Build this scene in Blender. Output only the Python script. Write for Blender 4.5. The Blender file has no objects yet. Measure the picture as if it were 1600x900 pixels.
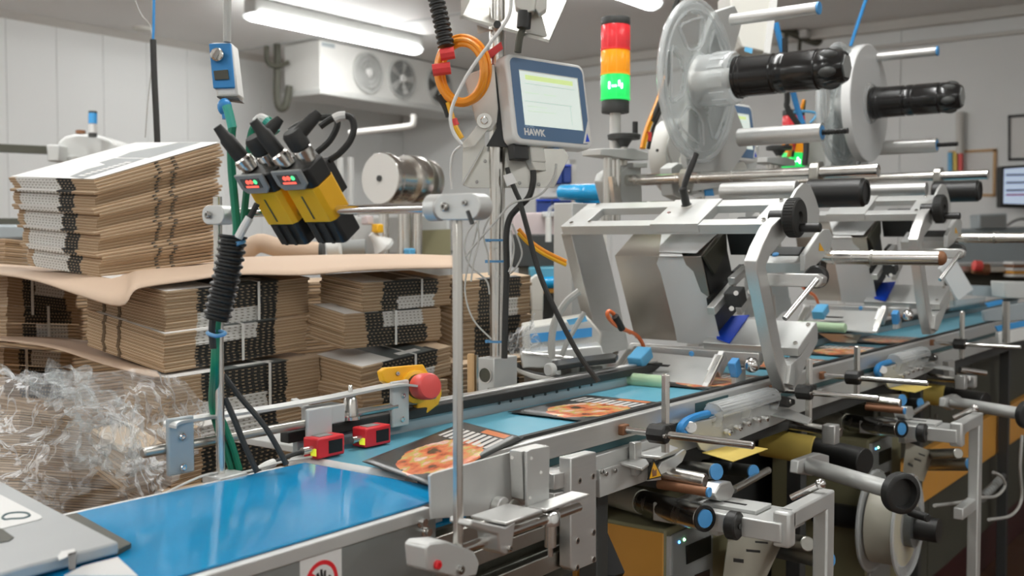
import bpy, bmesh, math, random
from mathutils import Vector as V, Matrix, noise as NZ
def NZ_(a, b): return NZ.turbulence_vector(V((a * 6, b * 6, 2)), 3, True) * .03
from math import radians as R, sin, cos, pi
random.seed(7)
S = bpy.context.scene
COL = S.collection

# ---------------------------------------------------------------- camera
# lengths below are in units of 0.54 m until the last lines, which bring the whole scene to metres
F_PX, YAW, PITCH, CAM_Z = 1656.0, R(37.0), R(2.49), 1.45
FZ = -.81            # height of the floor in these units
cam_d = bpy.data.cameras.new('camera')
cam = bpy.data.objects.new('camera', cam_d); COL.objects.link(cam)
cam.location = (0, 0, CAM_Z)
cam.rotation_euler = (R(90) - PITCH, 0, YAW - R(90))
cam_d.sensor_width = 36.0; cam_d.lens = F_PX / 1600 * 36
cam_d.clip_start = 0.05; cam_d.clip_end = 60
cam_d.dof.use_dof = True; cam_d.dof.focus_distance = 2.75; cam_d.dof.aperture_fstop = 7.0
S.camera = cam
# ---------------------------------------------------------------- world, exposure
world = bpy.data.worlds.new('world'); S.world = world; world.use_nodes = True
world.node_tree.nodes['Background'].inputs[0].default_value = (.8, .85, .9, 1)
world.node_tree.nodes['Background'].inputs[1].default_value = 0.3
S.view_settings.view_transform = 'Standard'; S.view_settings.look = 'None'
S.view_settings.gamma = 1; S.view_settings.use_curve_mapping = False
S.view_settings.exposure = 0.0
LAMP = 34.0          # emission of every ceiling batten's diffuser
try:
    S.cycles.max_bounces = 8; S.cycles.transparent_max_bounces = 16
    S.cycles.caustics_reflective = False; S.cycles.caustics_refractive = False
    S.cycles.sample_clamp_indirect = 4.0
except Exception: pass

# ---------------------------------------------------------------- measuring: a picture point on a plane of the place
CAMP = V((0, 0, CAM_Z)); CAMR = Matrix.Rotation(YAW - R(90), 3, 'Z') @ Matrix.Rotation(R(90) - PITCH, 3, 'X')
def ray(u, v): return CAMR @ V(((u - 800) / F_PX, (450 - v) / F_PX, -1.0))
def W(u, v, X=None, Y=None, Z=None, d=None):
    r = ray(u, v)
    if X is not None: t = X / r.x
    elif Y is not None: t = Y / r.y
    elif Z is not None: t = (Z - CAM_Z) / r.z
    else: t = d
    return CAMP + r * t
def WP(u, v, p, n):
    r = ray(u, v); n = V(n); return CAMP + r * ((V(p) - CAMP).dot(n) / r.dot(n))

# ---------------------------------------------------------------- mesh building
def perp(a):
    a = V(a).normalized(); b = V((0, 0, 1)) if abs(a.z) < .9 else V((1, 0, 0))
    x = a.cross(b).normalized(); return x, a.cross(x).normalized()
def spline(pts, sub=5, closed=False):
    P = [V(p) for p in pts]; n = len(P); out = []
    if n < 3 or sub < 2: return P
    for i in range(n if closed else n - 1):
        if closed: a, b, c, d = P[i - 1], P[i], P[(i + 1) % n], P[(i + 2) % n]
        else: a, b, c, d = P[max(i - 1, 0)], P[i], P[i + 1], P[min(i + 2, n - 1)]
        for k in range(sub):
            t = k / sub
            out.append(.5 * ((2 * b) + (c - a) * t + (2 * a - 5 * b + 4 * c - d) * t * t + (3 * b - a - 3 * c + d) * t ** 3))
    if not closed: out.append(P[-1])
    return out
class MB:
    def __init__(s): s.v = []; s.f = []; s.m = []; s.mi = 0; s.uv = {}
    def add(s, vs, fs):
        o = len(s.v); s.v += [tuple(p) for p in vs]
        for f in fs: s.f.append([o + i for i in f]); s.m.append(s.mi)
        return s
    def mat(s, i): s.mi = i; return s
    def obox(s, o, a, b, c):
        o, a, b, c = V(o), V(a), V(b), V(c)
        return s.add([o, o + a, o + a + b, o + b, o + c, o + a + c, o + a + b + c, o + b + c],
                     [(0, 3, 2, 1), (4, 5, 6, 7), (0, 1, 5, 4), (1, 2, 6, 5), (2, 3, 7, 6), (3, 0, 4, 7)])
    def box(s, a, b):
        a, b = V(a), V(b); d = b - a
        return s.obox(a, (d.x, 0, 0), (0, d.y, 0), (0, 0, d.z))
    def cbox(s, c, sx, sy, sz, M=None):
        M = M or Matrix.Identity(3); a, b, d = M @ V((sx, 0, 0)), M @ V((0, sy, 0)), M @ V((0, 0, sz))
        return s.obox(V(c) - (a + b + d) / 2, a, b, d)
    def prism(s, pts, vec):
        P = [V(p) for p in pts]; n = len(P); vec = V(vec)
        return s.add(P + [p + vec for p in P], [list(range(n))[::-1], list(range(n, 2 * n))] + [(i, (i + 1) % n, n + (i + 1) % n, n + i) for i in range(n)])
    def lathe(s, p, ax, prof, n=24, cap=True):
        p = V(p); ax = V(ax).normalized(); x, y = perp(ax); vs = []; fs = []
        for t, r in prof:
            for k in range(n):
                a = 2 * pi * k / n; vs.append(p + ax * t + (x * cos(a) + y * sin(a)) * r)
        m = len(prof)
        for i in range(m - 1):
            for k in range(n):
                k2 = (k + 1) % n; fs.append((i * n + k, i * n + k2, (i + 1) * n + k2, (i + 1) * n + k))
        if cap: fs += [list(range(n))[::-1], list(range((m - 1) * n, m * n))]
        return s.add(vs, fs)
    def cyl(s, p0, p1, r, r1=None, n=18, ch=0):
        p0, p1 = V(p0), V(p1); L = (p1 - p0).length; r1 = r if r1 is None else r1
        pr = [(0, r), (L, r1)] if not ch else [(0, r - ch), (ch, r), (L - ch, r1), (L, r1 - ch)]
        return s.lathe(p0, p1 - p0, pr, n)
    def ring(s, p, ax, ro, ri, th, n=28):
        ax = V(ax).normalized(); p = V(p)
        return s.lathe(p, ax, [(0, ri), (0, ro), (th, ro), (th, ri), (0, ri)], n, cap=False)
    def tube(s, pts, r, n=8, closed=False, sub=5, corr=None):
        P = spline(pts, sub, closed)
        if corr:                                         # ribbed conduit: resample, then alternate the radius
            L = [0]
            for i in range(1, len(P)): L.append(L[-1] + (P[i] - P[i - 1]).length)
            tot = L[-1]; cnt = max(4, int(tot / corr) * 4); Q = []; j = 0
            for k in range(cnt + 1):
                q = tot * k / cnt
                while j < len(L) - 2 and L[j + 1] < q: j += 1
                t = (q - L[j]) / max(1e-9, L[j + 1] - L[j]); Q.append(P[j].lerp(P[j + 1], min(1, t)))
            P = Q
        m = len(P); vs = []; fs = []; x = None
        for i in range(m):
            a = (P[(i + 1) % m] - P[i - 1]) if closed else (P[min(i + 1, m - 1)] - P[max(i - 1, 0)])
            if a.length < 1e-9: a = V((0, 0, 1))
            a.normalize()
            if x is None: x = perp(a)[0]
            x = (x - a * x.dot(a)).normalized(); y = a.cross(x)
            rr = r[min(len(r) - 1, int(i * len(r) / m))] if isinstance(r, (list, tuple)) else r
            if corr: rr = rr * (1.0, 1.0, .84, .84)[i % 4]
            for k in range(n):
                t = 2 * pi * k / n; vs.append(P[i] + (x * cos(t) + y * sin(t)) * rr)
        for i in range(m if closed else m - 1):
            i2 = (i + 1) % m
            for k in range(n):
                k2 = (k + 1) % n; fs.append((i * n + k, i * n + k2, i2 * n + k2, i2 * n + k))
        if not closed: fs += [list(range(n))[::-1], list(range((m - 1) * n, m * n))]
        return s.add(vs, fs)
    def sph(s, c, r, nu=14, nv=9, sc=(1, 1, 1), M=None):
        c = V(c); vs = [V((0, 0, r * sc[2]))]; fs = []
        for j in range(1, nv):
            for k in range(nu):
                p, t = pi * j / nv, 2 * pi * k / nu; vs.append(V((r * sc[0] * sin(p) * cos(t), r * sc[1] * sin(p) * sin(t), r * sc[2] * cos(p))))
        vs.append(V((0, 0, -r * sc[2]))); b = len(vs) - 1
        for k in range(nu):
            k2 = (k + 1) % nu; fs.append((0, 1 + k, 1 + k2)); fs.append((b, b - nu + k2, b - nu + k))
            for j in range(nv - 2): fs.append((1 + j * nu + k, 1 + (j + 1) * nu + k, 1 + (j + 1) * nu + k2, 1 + j * nu + k2))
        if M: vs = [M @ v for v in vs]
        return s.add([v + c for v in vs], fs)
    def grid(s, fn, nu, nv, th=None):
        """surface fn(i/nu, j/nv) with uv; th adds a back side"""
        o = len(s.v); vs = [V(fn(i / nu, j / nv)) for j in range(nv + 1) for i in range(nu + 1)]
        fs = []
        for j in range(nv):
            for i in range(nu):
                a = j * (nu + 1) + i; fs.append((a, a + 1, a + nu + 2, a + nu + 1))
        for j in range(nv + 1):
            for i in range(nu + 1): s.uv[o + j * (nu + 1) + i] = (i / nu, j / nv)
        return s.add(vs, fs)
def mesh(mb, name, mats, smooth=True, ang=35, fixn=True):
    me = bpy.data.meshes.new(name); me.from_pydata(mb.v, [], mb.f)
    mats = mats if isinstance(mats, (list, tuple)) else [mats]
    for m in mats: me.materials.append(MAT[m] if isinstance(m, str) else m)
    if len(mats) > 1: me.polygons.foreach_set('material_index', mb.m)
    if mb.uv:
        L = me.uv_layers.new(name='UVMap')
        for l in me.loops: L.data[l.index].uv = mb.uv.get(l.vertex_index, (0, 0))
    if fixn:
        bm = bmesh.new(); bm.from_mesh(me); bmesh.ops.recalc_face_normals(bm, faces=bm.faces); bm.to_mesh(me); bm.free()
    me.update()
    if smooth:
        me.shade_smooth(); me.set_sharp_from_angle(angle=R(ang))
    return me
def link(name, data, parent=None):
    o = bpy.data.objects.new(name, data); COL.objects.link(o)
    if parent is not None:
        o.parent = parent
        if parent.type == 'EMPTY': o.matrix_parent_inverse = Matrix.Translation(-V(parent.location))
    return o
def ob(name, mb, mat, parent=None, bev=0, seg=2, label=None, cat=None, group=None, kind=None, smooth=True, ang=35):
    o = link(name, mesh(mb, name, mat, smooth, ang), parent)
    if bev:
        m = o.modifiers.new('bevel', 'BEVEL'); m.width = bev; m.segments = seg; m.limit_method = 'ANGLE'; m.angle_limit = R(40); m.harden_normals = False
    return tag(o, label, cat, group, kind)
def tag(o, label=None, cat=None, group=None, kind=None):
    if label: o['label'] = label
    if cat: o['category'] = cat
    if group: o['group'] = group
    if kind: o['kind'] = kind
    return o
def thing(name, label, cat, loc, group=None):
    o = bpy.data.objects.new(name, None); COL.objects.link(o); o.location = loc; o.empty_display_size = .05
    return tag(o, label, cat, group)
def copy_tree(o, parent=None, move=None, label=None):
    c = o.copy(); COL.objects.link(c); c.parent = parent
    if parent is not None: c.matrix_parent_inverse = o.matrix_parent_inverse.copy()
    if move is not None: c.location = V(o.location) + V(move)
    if label: c['label'] = label
    for ch in list(o.children): copy_tree(ch, c)
    return c
def text_mesh(txt, size, o, right, up, depth=.0006, bold=0.0):
    cu = bpy.data.curves.new('t', 'FONT'); cu.body = txt; cu.size = size; cu.extrude = depth; cu.offset = bold
    t = bpy.data.objects.new('t', cu); COL.objects.link(t)
    me = bpy.data.meshes.new_from_object(t.evaluated_get(bpy.context.evaluated_depsgraph_get()))
    bpy.data.objects.remove(t); bpy.data.curves.remove(cu)
    r, u = V(right).normalized(), V(up).normalized(); n = r.cross(u)
    mb = MB(); mb.v = [tuple(V(o) + r * p.co.x + u * p.co.y + n * p.co.z) for p in me.vertices]
    mb.f = [list(p.vertices) for p in me.polygons]; mb.m = [0] * len(mb.f); bpy.data.meshes.remove(me)
    return mb

# ---------------------------------------------------------------- materials
MAT = {}
def M(name, col, rough=.5, metal=0, var=0, vscale=8, bump=0, bscale=60, emit=0, alpha=1, trans=0, coat=0, aniso=None, ecol=None, spec=None):
    m = bpy.data.materials.new(name); m.use_nodes = True; nt = m.node_tree; b = nt.nodes['Principled BSDF']; MAT[name] = m
    c = (*col, 1); b.inputs['Base Color'].default_value = c; b.inputs['Roughness'].default_value = rough; b.inputs['Metallic'].default_value = metal
    if spec is not None: b.inputs['Specular IOR Level'].default_value = spec
    if emit: b.inputs['Emission Color'].default_value = (*(ecol or col), 1); b.inputs['Emission Strength'].default_value = emit
    if alpha < 1: b.inputs['Alpha'].default_value = alpha
    if trans: b.inputs['Transmission Weight'].default_value = trans
    if coat: b.inputs['Coat Weight'].default_value = coat
    if var or bump:
        tc = nt.nodes.new('ShaderNodeTexCoord'); no = nt.nodes.new('ShaderNodeTexNoise'); no.inputs['Scale'].default_value = vscale; no.inputs['Detail'].default_value = 5
        mp = nt.nodes.new('ShaderNodeMapping'); nt.links.new(tc.outputs['Object'], mp.inputs[0]); nt.links.new(mp.outputs[0], no.inputs['Vector'])
        if aniso: mp.inputs['Scale'].default_value = aniso
    if var:
        mx = nt.nodes.new('ShaderNodeMix'); mx.data_type = 'RGBA'
        mx.inputs['A'].default_value = (*[max(0, x * (1 - var)) for x in col], 1); mx.inputs['B'].default_value = (*[min(1, x * (1 + var)) for x in col], 1)
        nt.links.new(no.outputs['Fac'], mx.inputs['Factor']); nt.links.new(mx.outputs['Result'], b.inputs['Base Color'])
        mr = nt.nodes.new('ShaderNodeMapRange'); mr.inputs['To Min'].default_value = max(0, rough - .12); mr.inputs['To Max'].default_value = min(1, rough + .12)
        nt.links.new(no.outputs['Fac'], mr.inputs['Value']); nt.links.new(mr.outputs[0], b.inputs['Roughness'])
    if bump:
        n2 = nt.nodes.new('ShaderNodeTexNoise'); n2.inputs['Scale'].default_value = bscale; n2.inputs['Detail'].default_value = 3; nt.links.new(mp.outputs[0], n2.inputs['Vector'])
        bp = nt.nodes.new('ShaderNodeBump'); bp.inputs['Strength'].default_value = bump; bp.inputs['Distance'].default_value = .01
        nt.links.new(n2.outputs['Fac'], bp.inputs['Height']); nt.links.new(bp.outputs[0], b.inputs['Normal'])
    return m
M('wall_paint', (.85, .87, .86), .42, var=.02, vscale=1.2); M('wall_joint', (.66, .68, .67), .6)
M('ceiling_paint', (.88, .88, .86), .55, var=.02, vscale=1); M('floor_resin', (.085, .034, .013), .35, var=.3, vscale=5, bump=.05)
M('trim', (.68, .67, .63), .5)
M('alu', (.74, .74, .72), .38, .75, var=.06, vscale=30, aniso=(.3, 6, 6)); M('alu_matt', (.70, .71, .69), .45, .55, var=.05, vscale=15)
M('steel', (.72, .70, .66), .24, 1, var=.07, vscale=25, aniso=(1, 1, .2)); M('steel_dull', (.50, .49, .45), .36, 1, var=.1, vscale=14)
M('chrome', (.82, .81, .79), .12, 1); M('grey_paint', (.40, .45, .47), .45, .2, var=.04); M('light_grey', (.62, .63, .61), .5, var=.03)
M('panel_steel', (.36, .39, .38), .38, .6, var=.12, vscale=6); M('white_plastic', (.80, .80, .77), .4); M('cream', (.73, .72, .66), .5)
M('black', (.018, .018, .017), .42); M('black_rubber', (.025, .025, .023), .62, var=.2, vscale=30); M('black_gloss', (.012, .012, .012), .2)
M('dark', (.05, .052, .05), .55); M('dark_olive', (.075, .075, .055), .6); M('belt_blue', (.012, .37, .76), .1, bump=.012, bscale=5)
M('belt_light', (.12, .41, .54), .4, var=.06); M('blue', (.03, .26, .62), .4); M('cap_blue', (.10, .38, .78), .4); M('deep_blue', (.008, .07, .62), .45); M('cover_steel', (.46, .42, .37), .34, .9, var=.12, vscale=7)
M('sky_blue', (.13, .47, .78), .4); M('film_blue', (.02, .36, .72), .22, bump=.3, bscale=25); M('navy', (.02, .06, .30), .5); M('teal_dark', (.03, .09, .10), .4)
M('yellow', (.98, .52, .02), .38); M('orange_cable', (.93, .33, .015), .4); M('orange_bright', (.95, .22, .07), .4); M('estop_red', (.85, .10, .09), .4)
M('red', (.80, .03, .04), .35); M('red_tape', (.80, .06, .06), .5); M('green_cable', (.0, .19, .10), .45); M('green_teal', (.05, .42, .33), .4)
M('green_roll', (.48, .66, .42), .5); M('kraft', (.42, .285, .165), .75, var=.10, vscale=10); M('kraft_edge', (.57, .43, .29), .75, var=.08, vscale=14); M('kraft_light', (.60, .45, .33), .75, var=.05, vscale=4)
M('gap_shade', (.13, .085, .045), .8, var=.1, vscale=20); M('card_white', (.80, .79, .76), .55, var=.04, vscale=30); M('card_black', (.025, .027, .026), .5, var=.2, vscale=30)
M('card_grey', (.13, .145, .14), .45); M('wood', (.62, .40, .20), .6, var=.15, vscale=20, aniso=(8, 8, 1)); M('screw', (.45, .44, .42), .25, 1)
M('orange_box', (.85, .42, .08), .5, var=.05); M('paper', (.82, .82, .80), .6); M('strap', (.78, .78, .75), .4)
M('label_paper', (.60, .58, .48), .4, var=.1, vscale=6); M('label_white', (.80, .81, .80), .35); M('roll_yellow', (.80, .60, .14), .5, var=.06)
M('grey_cable', (.52, .52, .49), .5); M('pink', (.72, .62, .62), .6); M('blue_tape', (.06, .36, .78), .5); M('tie_blue', (.12, .34, .62), .45)
M('copper_brown', (.30, .14, .07), .5, .3); M('olive_box', (.30, .28, .16), .5); M('amber', (.95, .35, .01), .25, emit=.35); M('lens_red', (.85, .04, .05), .25, emit=.15)
M('lens_green', (.02, .72, .14), .3, emit=.7); M('led_green', (.3, 1, .5), .4, emit=9, ecol=(.35, 1, .5)); M('led_red', (1, .12, .08), .4, emit=1.3); M('led_mint', (.1, .8, .3), .4, emit=1.2); M('led_blue', (.1, .4, 1), .4, emit=5)
M('led_yellow', (.8, .85, .05), .4, emit=.6); M('lamp_diffuser', (1, 1, .98), .5, emit=LAMP, ecol=(1, 1, .985)); M('lens_blue', (.05, .35, .75), .3, emit=.1)
M('smoke_plastic', (.10, .11, .11), .2, coat=.3); M('dark_slot', (.01, .01, .01), .8)
M('grey_plastic', (.30, .31, .30), .45)
def slot_mat(name, base, dash, fx, zlo):
    m = bpy.data.materials.new(name); m.use_nodes = True; nt = m.node_tree; MAT[name] = m; N, K = nt.nodes.new, nt.links.new; b = nt.nodes['Principled BSDF']; b.inputs['Roughness'].default_value = .55
    tc = N('ShaderNodeTexCoord'); sx = N('ShaderNodeSeparateXYZ'); K(tc.outputs['Object'], sx.inputs[0])
    def mth(op, a_, c_):
        n = N('ShaderNodeMath'); n.operation = op
        for i, q in enumerate((a_, c_)):
            if hasattr(q, 'links'): K(q, n.inputs[i])
            else: n.inputs[i].default_value = q
        return n.outputs[0]
    col = mth('LESS_THAN', mth('FRACT', mth('MULTIPLY', mth('ADD', sx.outputs[0], sx.outputs[1]), fx), 0), .42); row = mth('LESS_THAN', sx.outputs[2], zlo)
    mx = N('ShaderNodeMix'); mx.data_type = 'RGBA'; K(mth('MULTIPLY', col, row), mx.inputs['Factor']); mx.inputs['A'].default_value = (*base, 1); mx.inputs['B'].default_value = (*dash, 1); K(mx.outputs['Result'], b.inputs['Base Color'])
slot_mat('edge_white', (.80, .79, .76), (.40, .38, .33), 24, .5); slot_mat('edge_black', (.022, .024, .023), (.42, .32, .21), 24, .42)
def clear_mat(name, tint, fac, rough=.08, bump=0, bscale=20):
    """thin clear plastic: mostly see-through, with surface gloss"""
    m = bpy.data.materials.new(name); m.use_nodes = True; nt = m.node_tree; MAT[name] = m
    out = nt.nodes['Material Output']; b = nt.nodes['Principled BSDF']
    b.inputs['Base Color'].default_value = (*tint, 1); b.inputs['Roughness'].default_value = rough
    t = nt.nodes.new('ShaderNodeBsdfTransparent'); t.inputs[0].default_value = (.96, .97, .97, 1); mx = nt.nodes.new('ShaderNodeMixShader'); mx.inputs[0].default_value = fac
    nt.links.new(t.outputs[0], mx.inputs[1]); nt.links.new(b.outputs[0], mx.inputs[2]); nt.links.new(mx.outputs[0], out.inputs['Surface'])
    if bump:
        n2 = nt.nodes.new('ShaderNodeTexNoise'); n2.inputs['Scale'].default_value = bscale; n2.inputs['Detail'].default_value = 4
        bp = nt.nodes.new('ShaderNodeBump'); bp.inputs['Strength'].default_value = bump; bp.inputs['Distance'].default_value = .02
        nt.links.new(n2.outputs['Fac'], bp.inputs['Height']); nt.links.new(bp.outputs[0], b.inputs['Normal'])
        # crinkles: noise makes streaks of the film more opaque
        r = nt.nodes.new('ShaderNodeValToRGB'); r.color_ramp.elements[0].position = .42; r.color_ramp.elements[0].color = (fac, fac, fac, 1)
        r.color_ramp.elements[1].position = .72; r.color_ramp.elements[1].color = (min(1, fac * 2.4),) * 3 + (1,)
        n3 = nt.nodes.new('ShaderNodeTexNoise'); n3.inputs['Scale'].default_value = bscale * .5; n3.inputs['Distortion'].default_value = 2.5; n3.inputs['Detail'].default_value = 6
        nt.links.new(n3.outputs['Fac'], r.inputs[0]); nt.links.new(r.outputs[0], mx.inputs[0])
    return m
clear_mat('clear', (.90, .92, .92), .34, .08); clear_mat('clear_thin', (.82, .85, .85), .22, .12); clear_mat('clear_tray', (.8, .85, .88), .35, .15)
def film_mat():
    """stretch film: clear, white highlights painted along its folds"""
    m = bpy.data.materials.new('film'); m.use_nodes = True; nt = m.node_tree; MAT['film'] = m; N, K = nt.nodes.new, nt.links.new
    out = nt.nodes['Material Output']; b = nt.nodes['Principled BSDF']; b.inputs['Base Color'].default_value = (.93, .94, .94, 1); b.inputs['Roughness'].default_value = .14
    tc = N('ShaderNodeTexCoord'); mp = N('ShaderNodeMapping'); K(tc.outputs['Object'], mp.inputs[0]); mp.inputs['Scale'].default_value = (1.2, 1.2, .55); mp.inputs['Rotation'].default_value = (.3, .2, .4)
    n1 = N('ShaderNodeTexNoise'); n1.inputs['Scale'].default_value = 9; n1.inputs['Detail'].default_value = 5; n1.inputs['Distortion'].default_value = 1.6; K(mp.outputs[0], n1.inputs['Vector'])
    ab = N('ShaderNodeMath'); ab.operation = 'SUBTRACT'; ab.inputs[1].default_value = .5; K(n1.outputs['Fac'], ab.inputs[0]); ab2 = N('ShaderNodeMath'); ab2.operation = 'ABSOLUTE'; K(ab.outputs[0], ab2.inputs[0])
    rp = N('ShaderNodeValToRGB'); e = rp.color_ramp.elements; e[0].position = 0; e[0].color = (.85,) * 3 + (1,); e[1].position = .05; e[1].color = (.16,) * 3 + (1,); K(ab2.outputs[0], rp.inputs[0])  # thin ridges turned opaque white, as painted highlights
    n2 = N('ShaderNodeTexNoise'); n2.inputs['Scale'].default_value = 3.2; n2.inputs['Detail'].default_value = 3; K(tc.outputs['Object'], n2.inputs['Vector'])
    r2 = N('ShaderNodeMapRange'); r2.inputs['From Min'].default_value = .38; r2.inputs['From Max'].default_value = .64; r2.inputs['To Min'].default_value = .25; r2.inputs['To Max'].default_value = 1; K(n2.outputs['Fac'], r2.inputs['Value'])
    ml = N('ShaderNodeMath'); ml.operation = 'MULTIPLY'; K(rp.outputs[0], ml.inputs[0]); K(r2.outputs[0], ml.inputs[1])
    ad = N('ShaderNodeMath'); ad.operation = 'ADD'; ad.inputs[1].default_value = .07; ad.use_clamp = True; K(ml.outputs[0], ad.inputs[0])
    bp = N('ShaderNodeBump'); bp.inputs['Strength'].default_value = .7; bp.inputs['Distance'].default_value = .02; K(n1.outputs['Fac'], bp.inputs['Height']); K(bp.outputs[0], b.inputs['Normal'])
    t = N('ShaderNodeBsdfTransparent'); t.inputs[0].default_value = (.97, .98, .98, 1); mx = N('ShaderNodeMixShader'); K(ad.outputs[0], mx.inputs[0]); K(t.outputs[0], mx.inputs[1]); K(b.outputs[0], mx.inputs[2]); K(mx.outputs[0], out.inputs['Surface'])
film_mat()
# ================================================================ the room
def struct(name, mb, mat, parent=None, bev=0): return ob(name, mb, mat, parent, bev, kind=None if parent else 'structure')
WL, WR, CEIL, XM, YM = 15.68, 16.9, 4.88, -7.0, -7.0
struct('floor', MB().box((XM, YM, FZ - .1), (WR, WL, FZ)), 'floor_resin')
struct('ceiling', MB().box((XM, YM, CEIL), (WR + .2, WL + .2, CEIL + .1)), 'ceiling_paint')
wl = struct('wall_left', MB().box((XM, WL, FZ), (WR + .2, WL + .1, CEIL)), 'wall_joint')
x = XM
while x < WR - .01:
    x2 = min(WR, x + .80); struct('panel', MB().box((x + .003, WL - .04, FZ), (x2 - .003, WL + .01, CEIL)), 'wall_paint', wl, .006); x = x2
wr = struct('wall_right', MB().box((WR, YM, FZ), (WR + .1, WL, CEIL)), 'wall_joint')
y = WL - .05
while y > YM + .01:
    y2 = max(YM, y - 2.62); struct('panel', MB().box((WR - .05, y2 + .003, FZ), (WR + .01, y - .003, CEIL)), 'wall_paint', wr, .006); y = y2
struct('wall_back', MB().box((XM - .1, YM, FZ), (XM, WL, CEIL)), 'wall_paint')
struct('wall_front', MB().box((XM, YM - .1, FZ), (WR, YM, CEIL)), 'wall_paint')
struct('trim_1', MB().box((WR - .18, YM, CEIL - .16), (WR - .05, WL - .05, CEIL)), 'trim', bev=.015)
struct('trim_2', MB().prism([(XM, WL - .04, CEIL - .10), (XM, WL - .16, CEIL), (XM, WL - .04, CEIL)], (WR - XM - .15, 0, 0)), 'trim')
struct('trim_3', MB().box((WR - .13, YM, CEIL - .42), (WR - .05, WL - .05, CEIL - .36)), 'trim', bev=.01)
struct('trim_4', MB().box((12.3, YM, CEIL - .012), (12.4, WL - .1, CEIL)), 'wall_joint'); struct('trim_5', MB().box((6.9, YM, CEIL - .012), (7.0, WL - .1, CEIL)), 'wall_joint')

def batten(xc, yc, label):
    t = thing('ceiling_light', label, 'light', (xc, yc, CEIL), 'fluorescent ceiling battens')
    z = CEIL - .235; L = 1.74; q = 2.37
    ob('housing', MB().box((xc - L, yc - .054 * q, z + .016), (xc + L, yc + .054 * q, CEIL - .022)), 'light_grey', t, .014)
    prof = [(yc + .065 * q * cos(a), z - .045 * q * sin(a) + .02) for a in [pi * k / 10 for k in range(11)]]
    m = MB().prism([(xc - L + .07, py, pz) for py, pz in prof], (2 * L - .14, 0, 0)); ob('diffuser', m, 'lamp_diffuser', t)
    for s in (-1, 1): ob('end_cap', MB().prism([(xc + s * (L - .07), yc + (py - yc) * 1.03, z + (pz - z) * 1.03) for py, pz in prof], (s * .07, 0, 0)), 'clear_thin', t)
    for s in (-.9, .9): ob('mounting_clip', MB().box((xc + s - .03, yc - .09, CEIL - .05), (xc + s + .03, yc + .09, CEIL)), 'steel', t)
batten(11.52, 11.98, 'long lit fluorescent batten on the ceiling in front of the cooling unit')
batten(10.9, 7.15, 'lit ceiling batten whose end shows at the top beside the stack light')
for xc, yc in ((3.8, 11.98), (3.8, 7.15), (3.8, 2.3), (-3.3, 7.15), (-3.3, 2.3), (-3.3, -3.1), (-3.3, 11.98), (3.8, -3.1)):
    batten(xc, yc, 'ceiling batten of the rows outside the picture')
# ================================================================ conveyors
BZ = .95
def rounded_end_belt(x0, x1, y0, y1, z, r, th=.004, n=8):
    pts = [(x0, z)] + [(x1 + r * sin(pi * k / n), z - r + r * cos(pi * k / n)) for k in range(n + 1)] + [(x0, z - 2 * r)]
    pts += [(x0, z - 2 * r + th)] + [(x1 + (r - th) * sin(pi * k / n), z - r + (r - th) * cos(pi * k / n)) for k in range(n, -1, -1)] + [(x0, z - th)]
    vs = [(a, y0, b) for a, b in pts]; k = len(pts); h = k // 2
    m = MB(); m.v = [(a, y0, b) for a, b in pts] + [(a, y1, b) for a, b in pts]
    for i in range(k): m.f.append([i, (i + 1) % k, k + (i + 1) % k, k + i])
    for i in range(h - 1):
        a, b = i, k - 1 - i; m.f.append([a, a + 1, b - 1, b]); m.f.append([k + a, k + b, k + b - 1, k + a + 1])
    m.m = [0] * len(m.f); return m
ic = thing('infeed_conveyor', 'glossy bright blue belt conveyor with steel side panel in the foreground', 'conveyor', (.6, 1.57, FZ))
X0, X1, YN, YF = -.55, 1.62, 1.345, 1.81
ob('belt', rounded_end_belt(X0, X1, YN, YF, BZ, .028), 'belt_blue', ic)
ob('roller', MB().cyl((X1, YN + .01, BZ - .028), (X1, YF - .01, BZ - .028), .0235), 'steel_dull', ic)
ob('bed', MB().box((X0, YN + .01, BZ - .05), (X1 - .05, YF - .01, BZ - .006)), 'light_grey', ic)
ob('side_rail', MB().box((X0, YN - .022, BZ - .028), (X1 - .12, YN - .003, BZ - .004)), 'alu_matt', ic, .002)
ob('side_panel', MB().box((X0, YN - .017, BZ - .32), (X1 - .10, YN - .006, BZ - .028)), 'panel_steel', ic, .002)
ob('side_rail', MB().box((X0, YF + .003, BZ - .028), (X1 - .05, YF + .02, BZ - .002)), 'alu_matt', ic, .002)
ob('side_panel', MB().box((X0, YF + .006, BZ - .26), (X1 - .10, YF + .016, BZ - .028)), 'panel_steel', ic, .002)
for x in (-.4, 1.25):
    for y in (YN + .03, YF - .05): ob('leg', MB().box((x, y, FZ), (x + .05, y + .05, BZ - .05)), 'steel_dull', ic, .003)
for u, v in ((657, 815), (664, 830), (650, 870)):
    p = W(u, v, Y=YN - .017); ob('bolt', MB().lathe(p, (0, -1, 0), [(0, .012), (.003, .012), (.003, .008), (.013, .0075)], 12), 'chrome', ic)
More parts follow.
